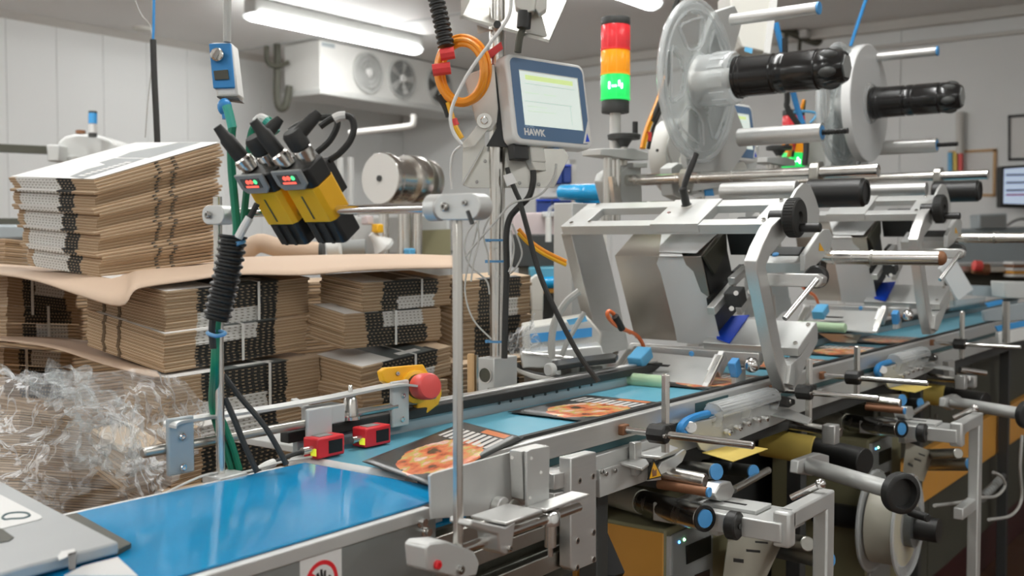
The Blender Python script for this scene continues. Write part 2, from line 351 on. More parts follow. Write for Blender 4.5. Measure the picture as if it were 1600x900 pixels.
# prohibition sticker on the panel
sp = W(502, 890, Y=YN - .0175); yq = YN - .0175
tl, tr = W(468, 872, Y=yq), W(533, 852, Y=yq); hs = (tr.x - tl.x); cx, zt = (tl.x + tr.x) / 2, (tl.z + tr.z) / 2
st = ob('warning_sticker', MB().box((tl.x, yq - .001, zt - hs * 1.1), (tr.x, yq, zt)), 'paper', ic, label='white square sticker with a red do-not-touch ring')
cz = zt - hs * .56
ob('red_ring', MB().ring((cx, yq - .001, cz), (0, -1, 0), hs * .40, hs * .32, .0006, 40), 'red', st)
ob('red_slash', MB().cbox((cx, yq - .0016, cz), hs * .70, .0006, hs * .075, Matrix.Rotation(R(38), 3, 'Y')), 'red', st)
hand = [(-.13, -.22), (.12, -.22), (.16, -.05), (.24, .06), (.19, .1), (.11, .01), (.11, .2), (.06, .2), (.05, .05), (.02, .24), (-.03, .24), (-.02, .05), (-.07, .2), (-.12, .18), (-.09, .02), (-.14, -.02)]
ob('hand_symbol', MB().prism([(cx + a * hs, yq - .001, cz + b * hs) for a, b in hand], (0, -.0005, 0)), 'black', st)

# second conveyor under the labelling heads
Y2N, Y2F = 1.565, 1.945; XS, XE = 1.70, 9.6
lc = thing('labelling_conveyor', 'long narrow blue conveyor with aluminium side rails running under the labelling heads', 'conveyor', (4, 1.75, FZ))
ob('belt', MB().box((XS, Y2N + .004, BZ - .03), (XE, Y2F - .004, BZ - .012)), 'belt_light', lc, .005)
ob('front_roller', MB().cyl((XS + .01, Y2N, BZ - .035), (XS + .01, Y2F, BZ - .035), .024, ch=.004), 'white_plastic', lc)
ob('near_side_plate', MB().box((XS + .12, Y2N - .028, BZ - .055), (XE, Y2N, BZ + .004)), 'alu', lc, .003)
ob('drive_belt', MB().box((XS + .12, Y2N - .024, BZ - .074), (XE, Y2N - .004, BZ - .056)), 'teal_dark', lc)
ob('edge_chain', MB().box((XS + .1, Y2N, BZ - .012), (XE, Y2N + .016, BZ + .012)), 'black_rubber', lc)
ob('lower_rail', MB().box((XS + .12, Y2N - .04, BZ - .145), (XE, Y2N - .002, BZ - .076)), 'alu_matt', lc, .003)
ob('cross_beam', MB().box((XS + .3, Y2N, BZ - .21), (XE, Y2F, BZ - .06)), 'dark', lc)
ob('far_side_plate', MB().box((XS + .02, Y2F, BZ - .09), (XE, Y2F + .02, BZ + .03)), 'grey_paint', lc, .003)
ob('brush_strip', MB().box((XS - .02, Y2F - .014, BZ + .020), (XE, Y2F + .018, BZ + .046)), 'black_rubber', lc, .003)
ob('far_top_rail', MB().box((XS, Y2F + .018, BZ + .038), (XE, Y2F + .05, BZ + .052)), 'alu', lc, .003)
ob('table_plate', MB().box((XS + .08, Y2F + .02, BZ - .03), (XE, Y2F + .34, BZ - .012)), 'light_grey', lc, .003)
for x in (2.5, 4.0, 5.6, 7.6):
    for y in (Y2N + .02, Y2F - .02): ob('leg', MB().box((x, y, FZ), (x + .06, y + .06, BZ - .2)), 'dark', lc, .003)
for i in range(9):
    p = W(780 + 18 * i, 660 - 6.2 * i, Y=Y2F - .001); ob('screw', MB().cyl((p.x, Y2F, BZ + .014), (p.x, Y2F - .003, BZ + .014), .005, n=10), 'dark', lc)
# clamp plates at the infeed end
ep = [W(892, 716, Y=1.40), W(932, 706, Y=1.40), W(932, 878, Y=1.40), W(897, 893, Y=1.40), W(892, 888, Y=1.40)]
pl = ob('end_plate', MB().prism(ep, (0, .035, 0)), 'alu', lc, .003)
for u, v in ((905, 751), (926, 744), (902, 845), (927, 832), (901, 887), (927, 874)):
    p = W(u, v, Y=1.40); ob('screw', MB().ring(p + V((0, -.0005, 0)), (0, -1, 0), .0075, .004, .002, 16), 'steel', pl); ob('screw_recess', MB().cyl(p, p + V((0, -.0012, 0)), .0042, n=12), 'dark_slot', pl)
for (a, b, c, d) in ((866, 735, 893, 760), (866, 765, 893, 790)):
    ob('slide_block', MB().prism([W(a, b + 6, Y=1.42), W(c, b, Y=1.42), W(c, d, Y=1.42), W(a, d + 6, Y=1.42)], (0, .06, 0)), 'alu', lc, .002)
for z0, z1 in ((.80, .835), (.74, .775), (.655, .70)):
    ob('profile_beam', MB().box((1.62, 1.44, z0), (2.25, 1.475, z1)), 'steel_dull', lc, .003)
ob('underframe', MB().box((1.60, 1.50, .60), (2.3, 1.54, .83)), 'dark_olive', lc)
struct_leg = ob('leg', MB().box((2.22, 1.52, FZ), (2.28, 1.58, .62)), 'dark', lc)

# ---------------------------------------------------------------- printed sleeves riding on the belts
def sleeve_mat(name, base, flip=False):
    m = bpy.data.materials.new(name); m.use_nodes = True; nt = m.node_tree; MAT[name] = m; b = nt.nodes['Principled BSDF']
    N, K = nt.nodes.new, nt.links.new
    tc = N('ShaderNodeUVMap'); sx = N('ShaderNodeSeparateXYZ'); K(tc.outputs[0], sx.inputs[0])
    def mth(op, a, bb, clamp=False):
        n = N('ShaderNodeMath'); n.operation = op; n.use_clamp = clamp
        for i, q in enumerate((a, bb)):
            if hasattr(q, 'links'): K(q, n.inputs[i])
            else: n.inputs[i].default_value = q
        return n.outputs[0]
    def inside(q, lo, hi): return mth('MULTIPLY', mth('GREATER_THAN', q, lo), mth('LESS_THAN', q, hi))
    u, v = sx.outputs[0], sx.outputs[1]
    no = N('ShaderNodeTexNoise'); no.inputs['Scale'].default_value = 6.5; no.inputs['Detail'].default_value = 3; K(tc.outputs[0], no.inputs['Vector'])
    rp = N('ShaderNodeValToRGB'); e = rp.color_ramp.elements; e[0].position = .40; e[0].color = (.60, .11, .03, 1); e[1].position = .5; e[1].color = (.80, .26, .10, 1)
    x = e.new(.60); x.color = (.85, .45, .36, 1); x = e.new(.70); x.color = (.82, .74, .68, 1); x = e.new(.34); x.color = (.05, .05, .02, 1); x = e.new(.56); x.color = (.55, .50, .10, 1)
    K(no.outputs['Fac'], rp.inputs[0])
    dist = mth('ADD', mth('POWER', mth('DIVIDE', mth('SUBTRACT', u, .36), .36), 2), mth('POWER', mth('DIVIDE', mth('SUBTRACT', v, .38), .40), 2))
    pic = mth('LESS_THAN', mth('ADD', dist, mth('MULTIPLY', no.outputs['Fac'], .7)), 1.25)
    def mix(f, a, c):
        n = N('ShaderNodeMix'); n.data_type = 'RGBA'; K(f, n.inputs['Factor'])
        if hasattr(a, 'links'): K(a, n.inputs['A'])
        else: n.inputs['A'].default_value = (*a, 1)
        if hasattr(c, 'links'): K(c, n.inputs['B'])
        else: n.inputs['B'].default_value = (*c, 1)
        return n.outputs['Result']
    c = mix(pic, base, rp.outputs[0])
    bars = mth('LESS_THAN', mth('FRACT', mth('MULTIPLY', v, 11), 0), .62); word = mth('MULTIPLY', mth('MULTIPLY', inside(u, .62, .83), inside(v, .10, .86)), bars)
    c = mix(word, c, (.78, .76, .72))
    band = mth('MULTIPLY', inside(u, .85, .93), inside(v, .12, .5)); c = mix(band, c, (.75, .22, .06))
    K(c, b.inputs['Base Color']); b.inputs['Roughness'].default_value = .3
    return m
sleeve_mat('sleeve_print', (.03, .032, .03))
def sleeve(name, label, x0, x1, y0, y1, z, th, mat='sleeve_print', yaw=0, tilt=0, group='printed sleeves on the belts'):
    c = V(((x0 + x1) / 2, (y0 + y1) / 2, z)); lx, ly = x1 - x0, y1 - y0
    Mr = Matrix.Rotation(yaw, 3, 'Z') @ Matrix.Rotation(tilt, 3, 'Y')
    def prof(a, b):
        e = min(1, 14 * min(a, 1 - a)) * min(1, 10 * min(b, 1 - b)); return max(0, e) ** .5
    m = MB(); m.grid(lambda a, b: c + Mr @ V(((a - .5) * lx, (b - .5) * ly, th * (.55 + .45 * prof(a, b)))), 30, 20)
    m.grid(lambda a, b: c + Mr @ V(((a - .5) * lx, (b - .5) * ly, th * (.45 - .45 * prof(a, b)))), 30, 20)
    per = [(a, 0) for a in range(31)] + [(30, b) for b in range(1, 21)] + [(a, 20) for a in range(29, -1, -1)] + [(0, b) for b in range(19, 0, -1)]
    for i in range(len(per)):
        (a, b), (a2, b2) = per[i], per[(i + 1) % len(per)]; p, q = b * 31 + a, b2 * 31 + a2
        m.f.append([p, q, q + 651, p + 651]); m.m.append(0)
    return ob(name, m, mat, label=label, cat='sleeve', group=group)
a = W(575, 735, Z=BZ + .012); b = W(850, 684, Z=BZ + .012)
def quad_sleeve(label, cs, th):
    A_, B_, C_, D_ = [V(c) for c in cs]                   # uv (0,0), (0,1), (1,1), (1,0)
    def at(a, b): return A_.lerp(D_, a).lerp(B_.lerp(C_, a), b)
    o = sleeve('printed_sleeve', label, 0, 1, 0, 1, 0, 1); me = o.data
    n = 31 * 21
    for k in range(2 * n):
        j, i = divmod(k % n, 31); p = at(i / 30, j / 20); z = me.vertices[k].co.z; me.vertices[k].co = p + V((0, 0, z * th))
    me.update(); return o
quad_sleeve('black sleeve with salmon picture crossing from the blue infeed belt onto the next belt', [W(u, v, Z=BZ + .004) for u, v in ((672, 764), (566, 726), (725, 664), (818, 688))], .014)
sleeve('printed_sleeve', 'black sleeve with orange picture lying between the rails before the green roller', 2.50, 2.93, 1.60, 1.90, BZ - .012, .012)
for i, x in enumerate((3.30, 3.98, 4.62, 5.3)):
    sleeve('printed_sleeve', ('red printed sleeve under the peel plate of the front labelling head', 'red printed sleeve beside the front head\'s slanted leg', 'red printed sleeve below the second head\'s blue strip',
                              'printed sleeve on the belt beyond the second labelling head')[i], x, x + .43, 1.60, 1.90, BZ - .012, .012)
# blurred sleeve nearest to the camera, on the infeed belt: grey with a white corner print
def near_mat():
    m = bpy.data.materials.new('near_sleeve_print'); m.use_nodes = True; nt = m.node_tree; MAT['near_sleeve_print'] = m; b = nt.nodes['Principled BSDF']
    b.inputs['Base Color'].default_value = (.30, .32, .32, 1); b.inputs['Roughness'].default_value = .35
near_mat()
q0, q1, q2 = W(66, 800, Z=BZ + .016), W(178, 868, Z=BZ + .016), W(-160, 960, Z=BZ + .016)
# ================================================================ cartons on the pallet
H1, H2 = R(37), R(-53)      # headings of the two visible sides, right of the camera's forward direction
fwd = V((cos(YAW), sin(YAW), 0)); rgt = V((sin(YAW), -cos(YAW), 0))
def edge_end(F, head, u, v):
    """end of an edge that leaves F in a given heading, where it meets picture column u; its height from row v"""
    d = fwd * cos(head) + rgt * sin(head); k = (u - 800) / F_PX
    f0, r0 = F.xy.dot(fwd.xy), F.xy.dot(rgt.xy); fd, rd = cos(head), sin(head)
    L = (k * f0 - r0) / (rd - k * fd)
    p = F + d * L; depth = p.xy.dot(fwd.xy)
    # rows: solve z on the vertical through p
    rr = ray(u, v); t = (p.xy - CAMP.xy).length / rr.xy.length
    p.z = CAM_Z + rr.z * t; return p
def carton_mesh(name, print_side, pattern, top='kraft', slots=()):
    """folded flat carton in a unit box: two plies with a gap, edge divided into printed and plain stretches"""
    m = MB(); names = ['kraft', 'edge_white', 'edge_black', 'gap_shade', top, 'kraft_edge']
    idx = {'k': 0, 'w': 1, 'b': 2, 'd': 3, 't': 4}
    def slab(z0, z1, inset):
        segs = pattern
        for (a, b, c) in segs:
            ins = inset if c in 'wb' else 0
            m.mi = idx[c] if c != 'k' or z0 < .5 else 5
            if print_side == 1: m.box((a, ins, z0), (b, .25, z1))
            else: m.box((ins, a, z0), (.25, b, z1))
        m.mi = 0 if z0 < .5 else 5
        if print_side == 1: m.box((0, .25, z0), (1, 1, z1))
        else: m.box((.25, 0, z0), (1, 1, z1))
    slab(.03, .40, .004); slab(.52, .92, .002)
    m.mi = 3  # dark filling paints the shade in the gap between the plies
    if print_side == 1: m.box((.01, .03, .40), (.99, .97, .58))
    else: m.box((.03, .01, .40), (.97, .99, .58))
    m.mi = 3                                             # slot notches: solid dark columns on the other side, painting their inner shade
    for s in slots:
        if print_side == 1: m.box((-.004, s, .0), (.02, s + .035, 1))
        else: m.mi = 2; m.box((s, -.004, .22), (s + .03, .02, .80))
    return mesh(m, name, names, smooth=False)
def place(me, F, P1, P2, zth, name, parent=None):
    e1, e2 = P1 - F, P2 - F; L1, L2 = e1.length, e2.length; a = e1.normalized(); b = (e2 - a * e2.dot(a)).normalized(); n = a.cross(b)
    if n.z < 0: n = -n
    o = bpy.data.objects.new(name, me); COL.objects.link(o)
    if parent is not None: o.parent = parent; o.matrix_parent_inverse = Matrix.Translation(-V(parent.location))
    Mx = Matrix((a * L1, b * L2, n * zth)).transposed().to_4x4(); Mx.translation = F; o.matrix_basis = Mx
    return o
CM = {}
K_, WH, BL = 'k', 'w', 'b'
patt = {'white_left': [(0, .25, 'k'), (.25, .43, 'b'), (.43, .92, 'w'), (.92, 1, 'k')],
        'black': [(0, .20, 'k'), (.20, .76, 'b'), (.76, 1, 'k')],
        'white': [(0, .20, 'k'), (.20, .62, 'w'), (.62, .75, 'b'), (.75, 1, 'k')],
        'plain': [(0, 1, 'k')],
        'white_mid': [(0, .20, 'k'), (.20, .38, 'b'), (.38, .80, 'w'), (.80, 1, 'k')],
        'black_mid': [(0, .22, 'k'), (.22, .84, 'b'), (.84, 1, 'k')]}
def cm(p, side, slots=()):
    k = (p, side, slots)
    if k not in CM: CM[k] = carton_mesh('carton_' + p, side, patt[p], slots=slots)
    return CM[k]
KD = 1.22      # the pallet stands this much farther than first measured
def lerp(a, b, t): return a + (b - a) * t
# --- the loose pile on top: every folded carton is a thing of its own
Fb = W(158, 433, d=2.9 * KD); Rb = edge_end(Fb, H1, 340, 408); Lb = edge_end(Fb, H2, 48, 415)
Ft = W(150, 280, d=2.9 * KD); Rt = edge_end(Ft, H1, 350, 222); Lt = edge_end(Ft, H2, 22, 276)
NT = 34; grp = 'loose folded cartons piled on the upper slip sheet'
rz = random.Random(3)
for i in range(NT):
    t = i / NT; zt = (Ft.z - Fb.z) / NT
    j = V((rz.uniform(-.002, .002), rz.uniform(-.002, .002), 0)); k = .018 if i in (7, 8, 15, 22, 23, 29) else 0
    F_, R_, L_ = lerp(Fb, Ft, t) + j, lerp(Rb, Rt, t) + j, lerp(Lb, Lt, t) + j
    out = (F_ - R_).normalized() * k; wob = V((0, .012 * sin(i * .8), 0))
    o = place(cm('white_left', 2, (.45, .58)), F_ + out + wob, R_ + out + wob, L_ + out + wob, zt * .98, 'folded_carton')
    tag(o, 'folded brown carton lying in the loose pile on the upper slip sheet', 'carton', grp)
# printed top carton: white, dark panels and a row of letter-like white blocks
o['label'] = 'topmost carton of the loose pile, grey and white print facing up'
up = (Rt - Ft).cross(Lt - Ft).normalized(); up = up if up.z > 0 else -up
e1, e2 = Rt - Ft, Lt - Ft; bt = o.matrix_basis.translation + up * ((Ft.z - Fb.z) / NT + .0008)
def quad(a, b, c, d, h=.0006): return MB().prism([bt + e1 * p + e2 * q for p, q in (a, b, c, d)], up * h)
ws = ob('white_print', quad((0, 0), (1, 0), (1, 1), (0, 1)), 'card_white', None); ws.parent = o; ws.matrix_parent_inverse = o.matrix_basis.inverted()
def topprint(nm, mb, mt):
    q = ob(nm, mb, mt); q.parent = o; q.matrix_parent_inverse = o.matrix_basis.inverted()
bt += up * .0007
topprint('grey_print', MB().prism([bt + e1 * p + e2 * q for p, q in ((.0, .12), (.04, .33), (.22, .42), (.35, .40), (.40, .55), (.52, .55), (.52, .20))], up * .0004), 'card_grey')
topprint('grey_print', MB().prism([bt + e1 * p + e2 * q for p, q in ((.54, .18), (.54, .55), (.70, .62), (.86, .50), (.99, .45), (.99, .20))], up * .0004), 'card_grey')
bt += up * .0005
mw = MB()
for k in range(9): mw.prism([bt + e1 * p + e2 * q for p, q in ((.06 + k * .042, .20), (.085 + k * .042, .20), (.085 + k * .042, .27), (.06 + k * .042, .27))], up * .0004)
topprint('white_lettering', mw, 'card_white')

# --- strapped bundles: each bundle a thing, each carton in it a part
def bundle(label, F, d, Rp, Lp, h, layout, side=1, slots=(), strap=.55, group='strapped carton bundles on the pallet', jut=0):
    """F, Rp, Lp: picture points of the bundle's top front corner and the far ends of its two visible sides; h: height; layout: [(pattern, count)] from the top"""
    d *= KD; h *= KD; Ft = W(*F, d=d); R1 = edge_end(Ft, H1, *Rp); L1 = edge_end(Ft, H2, *Lp)
    n = sum(c for _, c in layout); th = h / n
    rt = thing('carton_bundle', label, 'carton bundle', (Ft + R1) / 2 - V((0, 0, h)), group)
    i = 0; rj = random.Random(int(F[0] * 7 + F[1]))
    for p, c in layout:
        for _ in range(c):
            dz = V((rj.uniform(-.004, .004), rj.uniform(-.004, .004), -(i + 1) * th))
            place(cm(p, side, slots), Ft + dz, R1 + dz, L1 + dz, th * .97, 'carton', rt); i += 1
    e1, e2 = R1 - Ft, L1 - Ft
    if strap is not None:                                # printed flaps on the topmost carton
        nq = e1.cross(e2).normalized(); nq = nq if nq.z > 0 else -nq
        for nm, a0, a1, b0, b1, mt in (('white_flap', .01, .34, .01, .9, 'card_white'), ('black_flap', .34, .78, .01, .9, 'card_grey'), ('white_lettering', .46, .70, .10, .22, 'card_white')):
            hz_ = .0016 if nm == 'white_lettering' else .0010
            ob(nm, MB().prism([Ft + nq * .0004 + e1 * a + e2 * b for a, b in ((a0, b0), (a1, b0), (a1, b1), (a0, b1))], nq * hz_), mt, rt)
    if strap is not None:                                # white plastic band round the bundle
        nrm = e1.cross(e2).normalized(); nrm = nrm if nrm.z > 0 else -nrm
        base = Ft + e1 * strap; o = -e2.normalized() * .009; w = e1.normalized() * .010
        m = MB(); pth = [base + nrm * .003 + e2 * .9, base + nrm * .003 + o, base + o - V((0, 0, h))]
        m.obox(pth[0], pth[1] - pth[0], w, nrm * .0015); m.obox(pth[1] + nrm * .0015, pth[2] - pth[1], w, o * .2)
        ob('strap', m, 'strap', rt)
    return Ft, R1, L1
# upper pallet layer
bundle('bundle under the left end of the upper slip sheet, black over white edge', (12, 430), 3.25, (120, 446), (-60, 436), .115, [('white_mid', 5), ('black_mid', 7)], strap=.3)
bundle('strapped bundle second below the slip sheet at the picture\'s left edge', (10, 478), 3.25, (128, 482), (-60, 478), .115, [('black_mid', 5), ('white_mid', 6)], strap=.5)
bundle('strapped bundle at the pallet corner right below the drooping slip sheet', (258, 456), 2.72, (482, 433), (136, 428), .105, [('black', 8), ('white', 5)], strap=.60, slots=(.55, .75))
bundle('second bundle down at the pallet corner behind the ribbed black conduit', (256, 523), 2.70, (478, 493), (136, 484), .098, [('white', 5), ('black', 7)], strap=.50, slots=(.55, .75))
bundle('strapped bundle in the pallet\'s middle column directly under the slip sheet', (566, 442), 3.05, (704, 434), (500, 428), .085, [('black_mid', 5), ('white_mid', 4)], strap=.62)
bundle('second bundle of the pallet\'s middle column with white edge strips', (538, 491), 3.0, (688, 481), (482, 474), .10, [('white_mid', 5), ('black_mid', 6)], strap=.48)
bundle('bundle behind the steel post, uppermost of the right column', (725, 438), 3.35, (829, 430), (688, 430), .13, [('black_mid', 6), ('white_mid', 5)], strap=None)
bundle('bundle behind the steel post, below the uppermost of the right column', (715, 500), 3.35, (828, 490), (684, 486), .13, [('black_mid', 9)], strap=None)
# lower layer
bundle('bundle on the lower left with a strap, beneath the lower slip sheet', (5, 543), 3.2, (112, 552), (-60, 540), .15, [('white_mid', 4), ('black_mid', 8)], strap=.28)
bundle('third bundle down at the pallet corner, beside the green cables', (262, 592), 2.66, (498, 556), (190, 580), .13, [('black', 8), ('white', 6)], strap=.62)
bundle('fourth bundle down at the pallet corner, behind the guide rail', (268, 676), 2.62, (480, 630), (190, 655), .15, [('white', 4), ('black', 10)], strap=None)
bundle('third bundle of the pallet\'s middle column, behind the emergency stop', (565, 574), 2.98, (704, 540), (485, 552), .09, [('black_mid', 5), ('white_mid', 4)], strap=.55)
bundle('fourth bundle of the pallet\'s middle column, above the red sensors', (566, 608), 2.96, (700, 592), (485, 592), .13, [('black_mid', 12)], strap=None)
bundle('bundle low down behind the steel post, in the right column', (712, 570), 3.3, (826, 556), (684, 556), .2, [('white_mid', 5), ('black_mid', 10)], strap=None)
bundle('bottom bundle of the pallet corner, brown and half hidden by the blue belt', (258, 770), 2.58, (470, 730), (190, 745), .2, [('plain', 16)], strap=None)
bundle('brown bundle inside the stretch film at the lower left', (30, 640), 2.5, (190, 660), (-80, 640), .16, [('plain', 14)], strap=None)
bundle('bottom brown bundle under the stretch film at the lower left', (30, 735), 2.45, (190, 750), (-80, 735), .18, [('plain', 14)], strap=None)
bundle('dark brown bundle standing at the far left behind the loose pile', (8, 372), 3.6, (46, 376), (-60, 372), .09, [('plain', 6)], strap=None, group='plain bundles behind the pallet')

# deeper rows of the pallet, seen through the gaps, and the pallet itself
for (u0, u1, ul, lb_) in ((70, 250, -20, 'deep brown bundle row behind the left end of the pallet'), (420, 600, 330, 'deep brown bundle row behind the gap of the corner and middle columns'), (655, 815, 590, 'deep brown bundle row behind the steel post')):
    bundle(lb_, (u0, 442), 3.72, (u1, 436), (ul, 438), 1.42, [('plain', 60)], strap=None, group='deep bundle rows of the pallet')
pq = W(400, 700, d=4.2)
pt = thing('pallet', 'wooden pallet low under the carton bundles', 'pallet', (1.9, 3.6, FZ))
for k in range(7): ob('deck_board', MB().box((.9 + k * .36, 2.55, FZ + .20), (1.2 + k * .36, 4.9, FZ + .235)), 'wood', pt, .004)
for y in (2.6, 3.7, 4.8): ob('bearer', MB().box((.9, y, FZ), (3.36, y + .1, FZ + .20)), 'wood', pt, .004)
# ================================================================ scanner gantry over the infeed belt
XG, ZG = 1.43, 1.511
def hexbolt(p, ax, r, h=None): return MB().lathe(p, ax, [(0, r), ((h or r) * .8, r), ((h or r), r * .85)], 6)
def bolt(parent, p, ax, r=.006, mat='screw', name='bolt'):
    b = ob(name, MB().lathe(p, ax, [(0, r), (r * .7, r), (r * .9, r * .8), (r * .9, r * .45), (r * .4, r * .45)], 14), mat, parent); return b
def rodY(parent, name, X, a, b, r, mat='chrome', z=None, ch=.003, n=20):
    """rod parallel to the cross direction between two picture points, at station X"""
    p, q = W(*a, X=X), W(*b, X=X); zz = (p.z + q.z) / 2 if z is None else z
    p, q = V((X, p.y, zz)), V((X, q.y, zz)); ob(name, MB().cyl(p, q, r, ch=ch, n=n), mat, parent); return p, q
sg = thing('scanner_gantry', 'steel rod gantry standing across the infeed belt and carrying two scanners', 'stand', (XG, 1.53, FZ))
pn = W(716, 862, Y=1.2); pf = W(345, 742, Y=1.86); XG = pn.x
ob('near_post', MB().cyl((pn.x, 1.2, pn.z - .02), (pn.x, 1.2, ZG + .012), .0098, n=6), 'steel', sg, .001)
ob('far_post', MB().cyl((pf.x, 1.86, pf.z), (pf.x, 1.86, ZG + .035), .0095), 'steel', sg)
ob('cross_rod', MB().cyl((pn.x, 1.19, ZG), (pn.x, 1.875, ZG), .0095), 'chrome', sg)
def clampblock(parent, c, ly, r, name='clamp', ax=(0, 1, 0), mat='alu_matt', flat=.8):
    """rounded clamp: stadium outline, length ly along ax"""
    ax = V(ax); n = 8; pts = []
    side = V((0, 0, 1)).cross(ax) if abs(ax.z) < .9 else V((1, 0, 0)); up = ax.cross(side)
    for k in range(n + 1): a = -pi / 2 + pi * k / n; pts.append(V(c) + ax * (ly / 2 - r + r * cos(a)) + up * r * sin(a))
    for k in range(n + 1): a = pi / 2 + pi * k / n; pts.append(V(c) + ax * (-ly / 2 + r + r * cos(a)) + up * r * sin(a))
    return ob(name, MB().prism([p - side * r * flat for p in pts], side * 2 * r * flat), mat, parent, .002)
c = clampblock(sg, (pn.x - .002, 1.185, ZG), .105, .023); ob('collar', MB().cyl((pn.x, 1.235, ZG), (pn.x, 1.265, ZG), .024, ch=.003), 'alu_matt', c)
bolt(c, (pn.x - .021, 1.21, ZG), (-1, 0, 0), .008); bolt(c, (pn.x - .021, 1.165, ZG + .006), (-1, 0, 0), .005)
ob('thumb_screw', MB().cyl((pn.x - .02, 1.16, ZG - .008), (pn.x - .02, 1.15, ZG - .03), .004), 'dark', c)
c = clampblock(sg, (pf.x - .004, 1.85, ZG - .004), .075, .0205); bolt(c, (pf.x - .021, 1.862, ZG - .004), (-1, 0, 0), .008)
ob('base_block', MB().cbox((pf.x + .005, 1.852, pf.z - .006), .075, .06, .02), 'alu_matt', sg, .003)
ob('base_stem', MB().cyl((pf.x, 1.86, FZ), (pf.x, 1.86, pf.z - .01), .012), 'steel_dull', sg)
# lower clamp with its sub-parts, and the long rod it sits on
cb = W(703, 868, Y=1.195)
lb = ob('lower_clamp', MB().prism([W(u, v, Y=1.175) for u, v in ((665, 855), (672, 848), (700, 846), (742, 862), (750, 880), (745, 900), (720, 905), (668, 892))], (0, .05, 0)), 'alu_matt', sg, .004)
bolt(lb, W(682, 882, Y=1.175), (0, -1, 0), .008, 'red'); bolt(lb, W(718, 890, Y=1.175), (0, -1, 0), .008)
r0, r1 = W(722, 858, Y=1.2), W(905, 792, Y=1.2)
ob('long_rod', MB().cyl((r0.x - .02, 1.2, (r0.z + r1.z) / 2), (r1.x, 1.2, (r0.z + r1.z) / 2), .0095, ch=.002), 'chrome', sg); zr = (r0.z + r1.z) / 2
# deflector plate, bracket and clamps on the rod
gp = thing('side_deflector', 'plain aluminium deflector plates clamped beside the belt transfer', 'guide', W(760, 800, Y=1.27))
ob('deflector_plate', MB().prism([W(u, v, Y=1.285) for u, v in ((672, 744), (676, 740), (808, 704), (812, 712), (818, 800), (675, 811))], (0, .006, 0)), 'alu_matt', gp, .001)
ob('upright_plate', MB().prism([W(u, v, Y=1.235) for u, v in ((823, 706), (830, 702), (858, 697), (859, 704), (858, 783), (824, 794))], (0, .006, 0)), 'alu_matt', gp, .001)
ob('upright_backing', MB().prism([W(u, v, Y=1.245) for u, v in ((815, 706), (855, 696), (856, 700), (822, 708), (824, 790), (818, 780))], (0, .03, 0)), 'alu', gp)
ob('foot_plate', MB().obox(W(824, 795, Y=1.235), (.16, 0, 0), (0, -.045, 0), (0, 0, .006)), 'alu', gp, .002)
ob('clamp_saddle', MB().prism([W(u, v, Y=1.165) for u, v in ((737, 812), (790, 824), (806, 815), (800, 860), (790, 868), (781, 862), (778, 835), (735, 822))], (0, .05, 0)), 'alu', gp, .003)
ob('saddle_plate', MB().obox(W(735, 810, Y=1.25), (.115, 0, -.0), (0, -.085, 0), (0, 0, .006)), 'alu', gp, .002)
bolt(gp, W(795, 857, Y=1.165), (0, -1, 0), .006)
ob('boss', MB().cyl(W(775, 790, Y=1.285), W(775, 790, Y=1.285) + V((0, -.02, 0)), .02, ch=.002), 'alu', gp); 
ob('boss_disc', MB().cyl(W(801, 793, Y=1.262), W(801, 793, Y=1.262) + V((0, -.006, 0)), .017), 'steel_dull', gp); bolt(gp, W(801, 793, Y=1.256), (0, -1, 0), .007)
kb = W(860, 800, Y=1.2); ob('clamp_knob', MB().lathe((kb.x, 1.2, kb.z - .025), (0, 0, 1), [(0, .02), (.02, .021), (.026, .018), (.03, .008)], 16), 'chrome', gp)
ob('clamp_screw', MB().cyl((kb.x, 1.2, kb.z - .07), (kb.x, 1.2, kb.z - .02), .012), 'steel', gp); ob('screw_tip', MB().cyl((kb.x, 1.2, kb.z - .09), (kb.x, 1.2, kb.z - .07), .005), 'chrome', gp)
for u, v in ((830, 716), (845, 738), (828, 778), (800, 715)): ob('rivet', MB().cyl(W(u, v, Y=1.235), W(u, v, Y=1.2335), .0035, n=10), 'steel', gp)

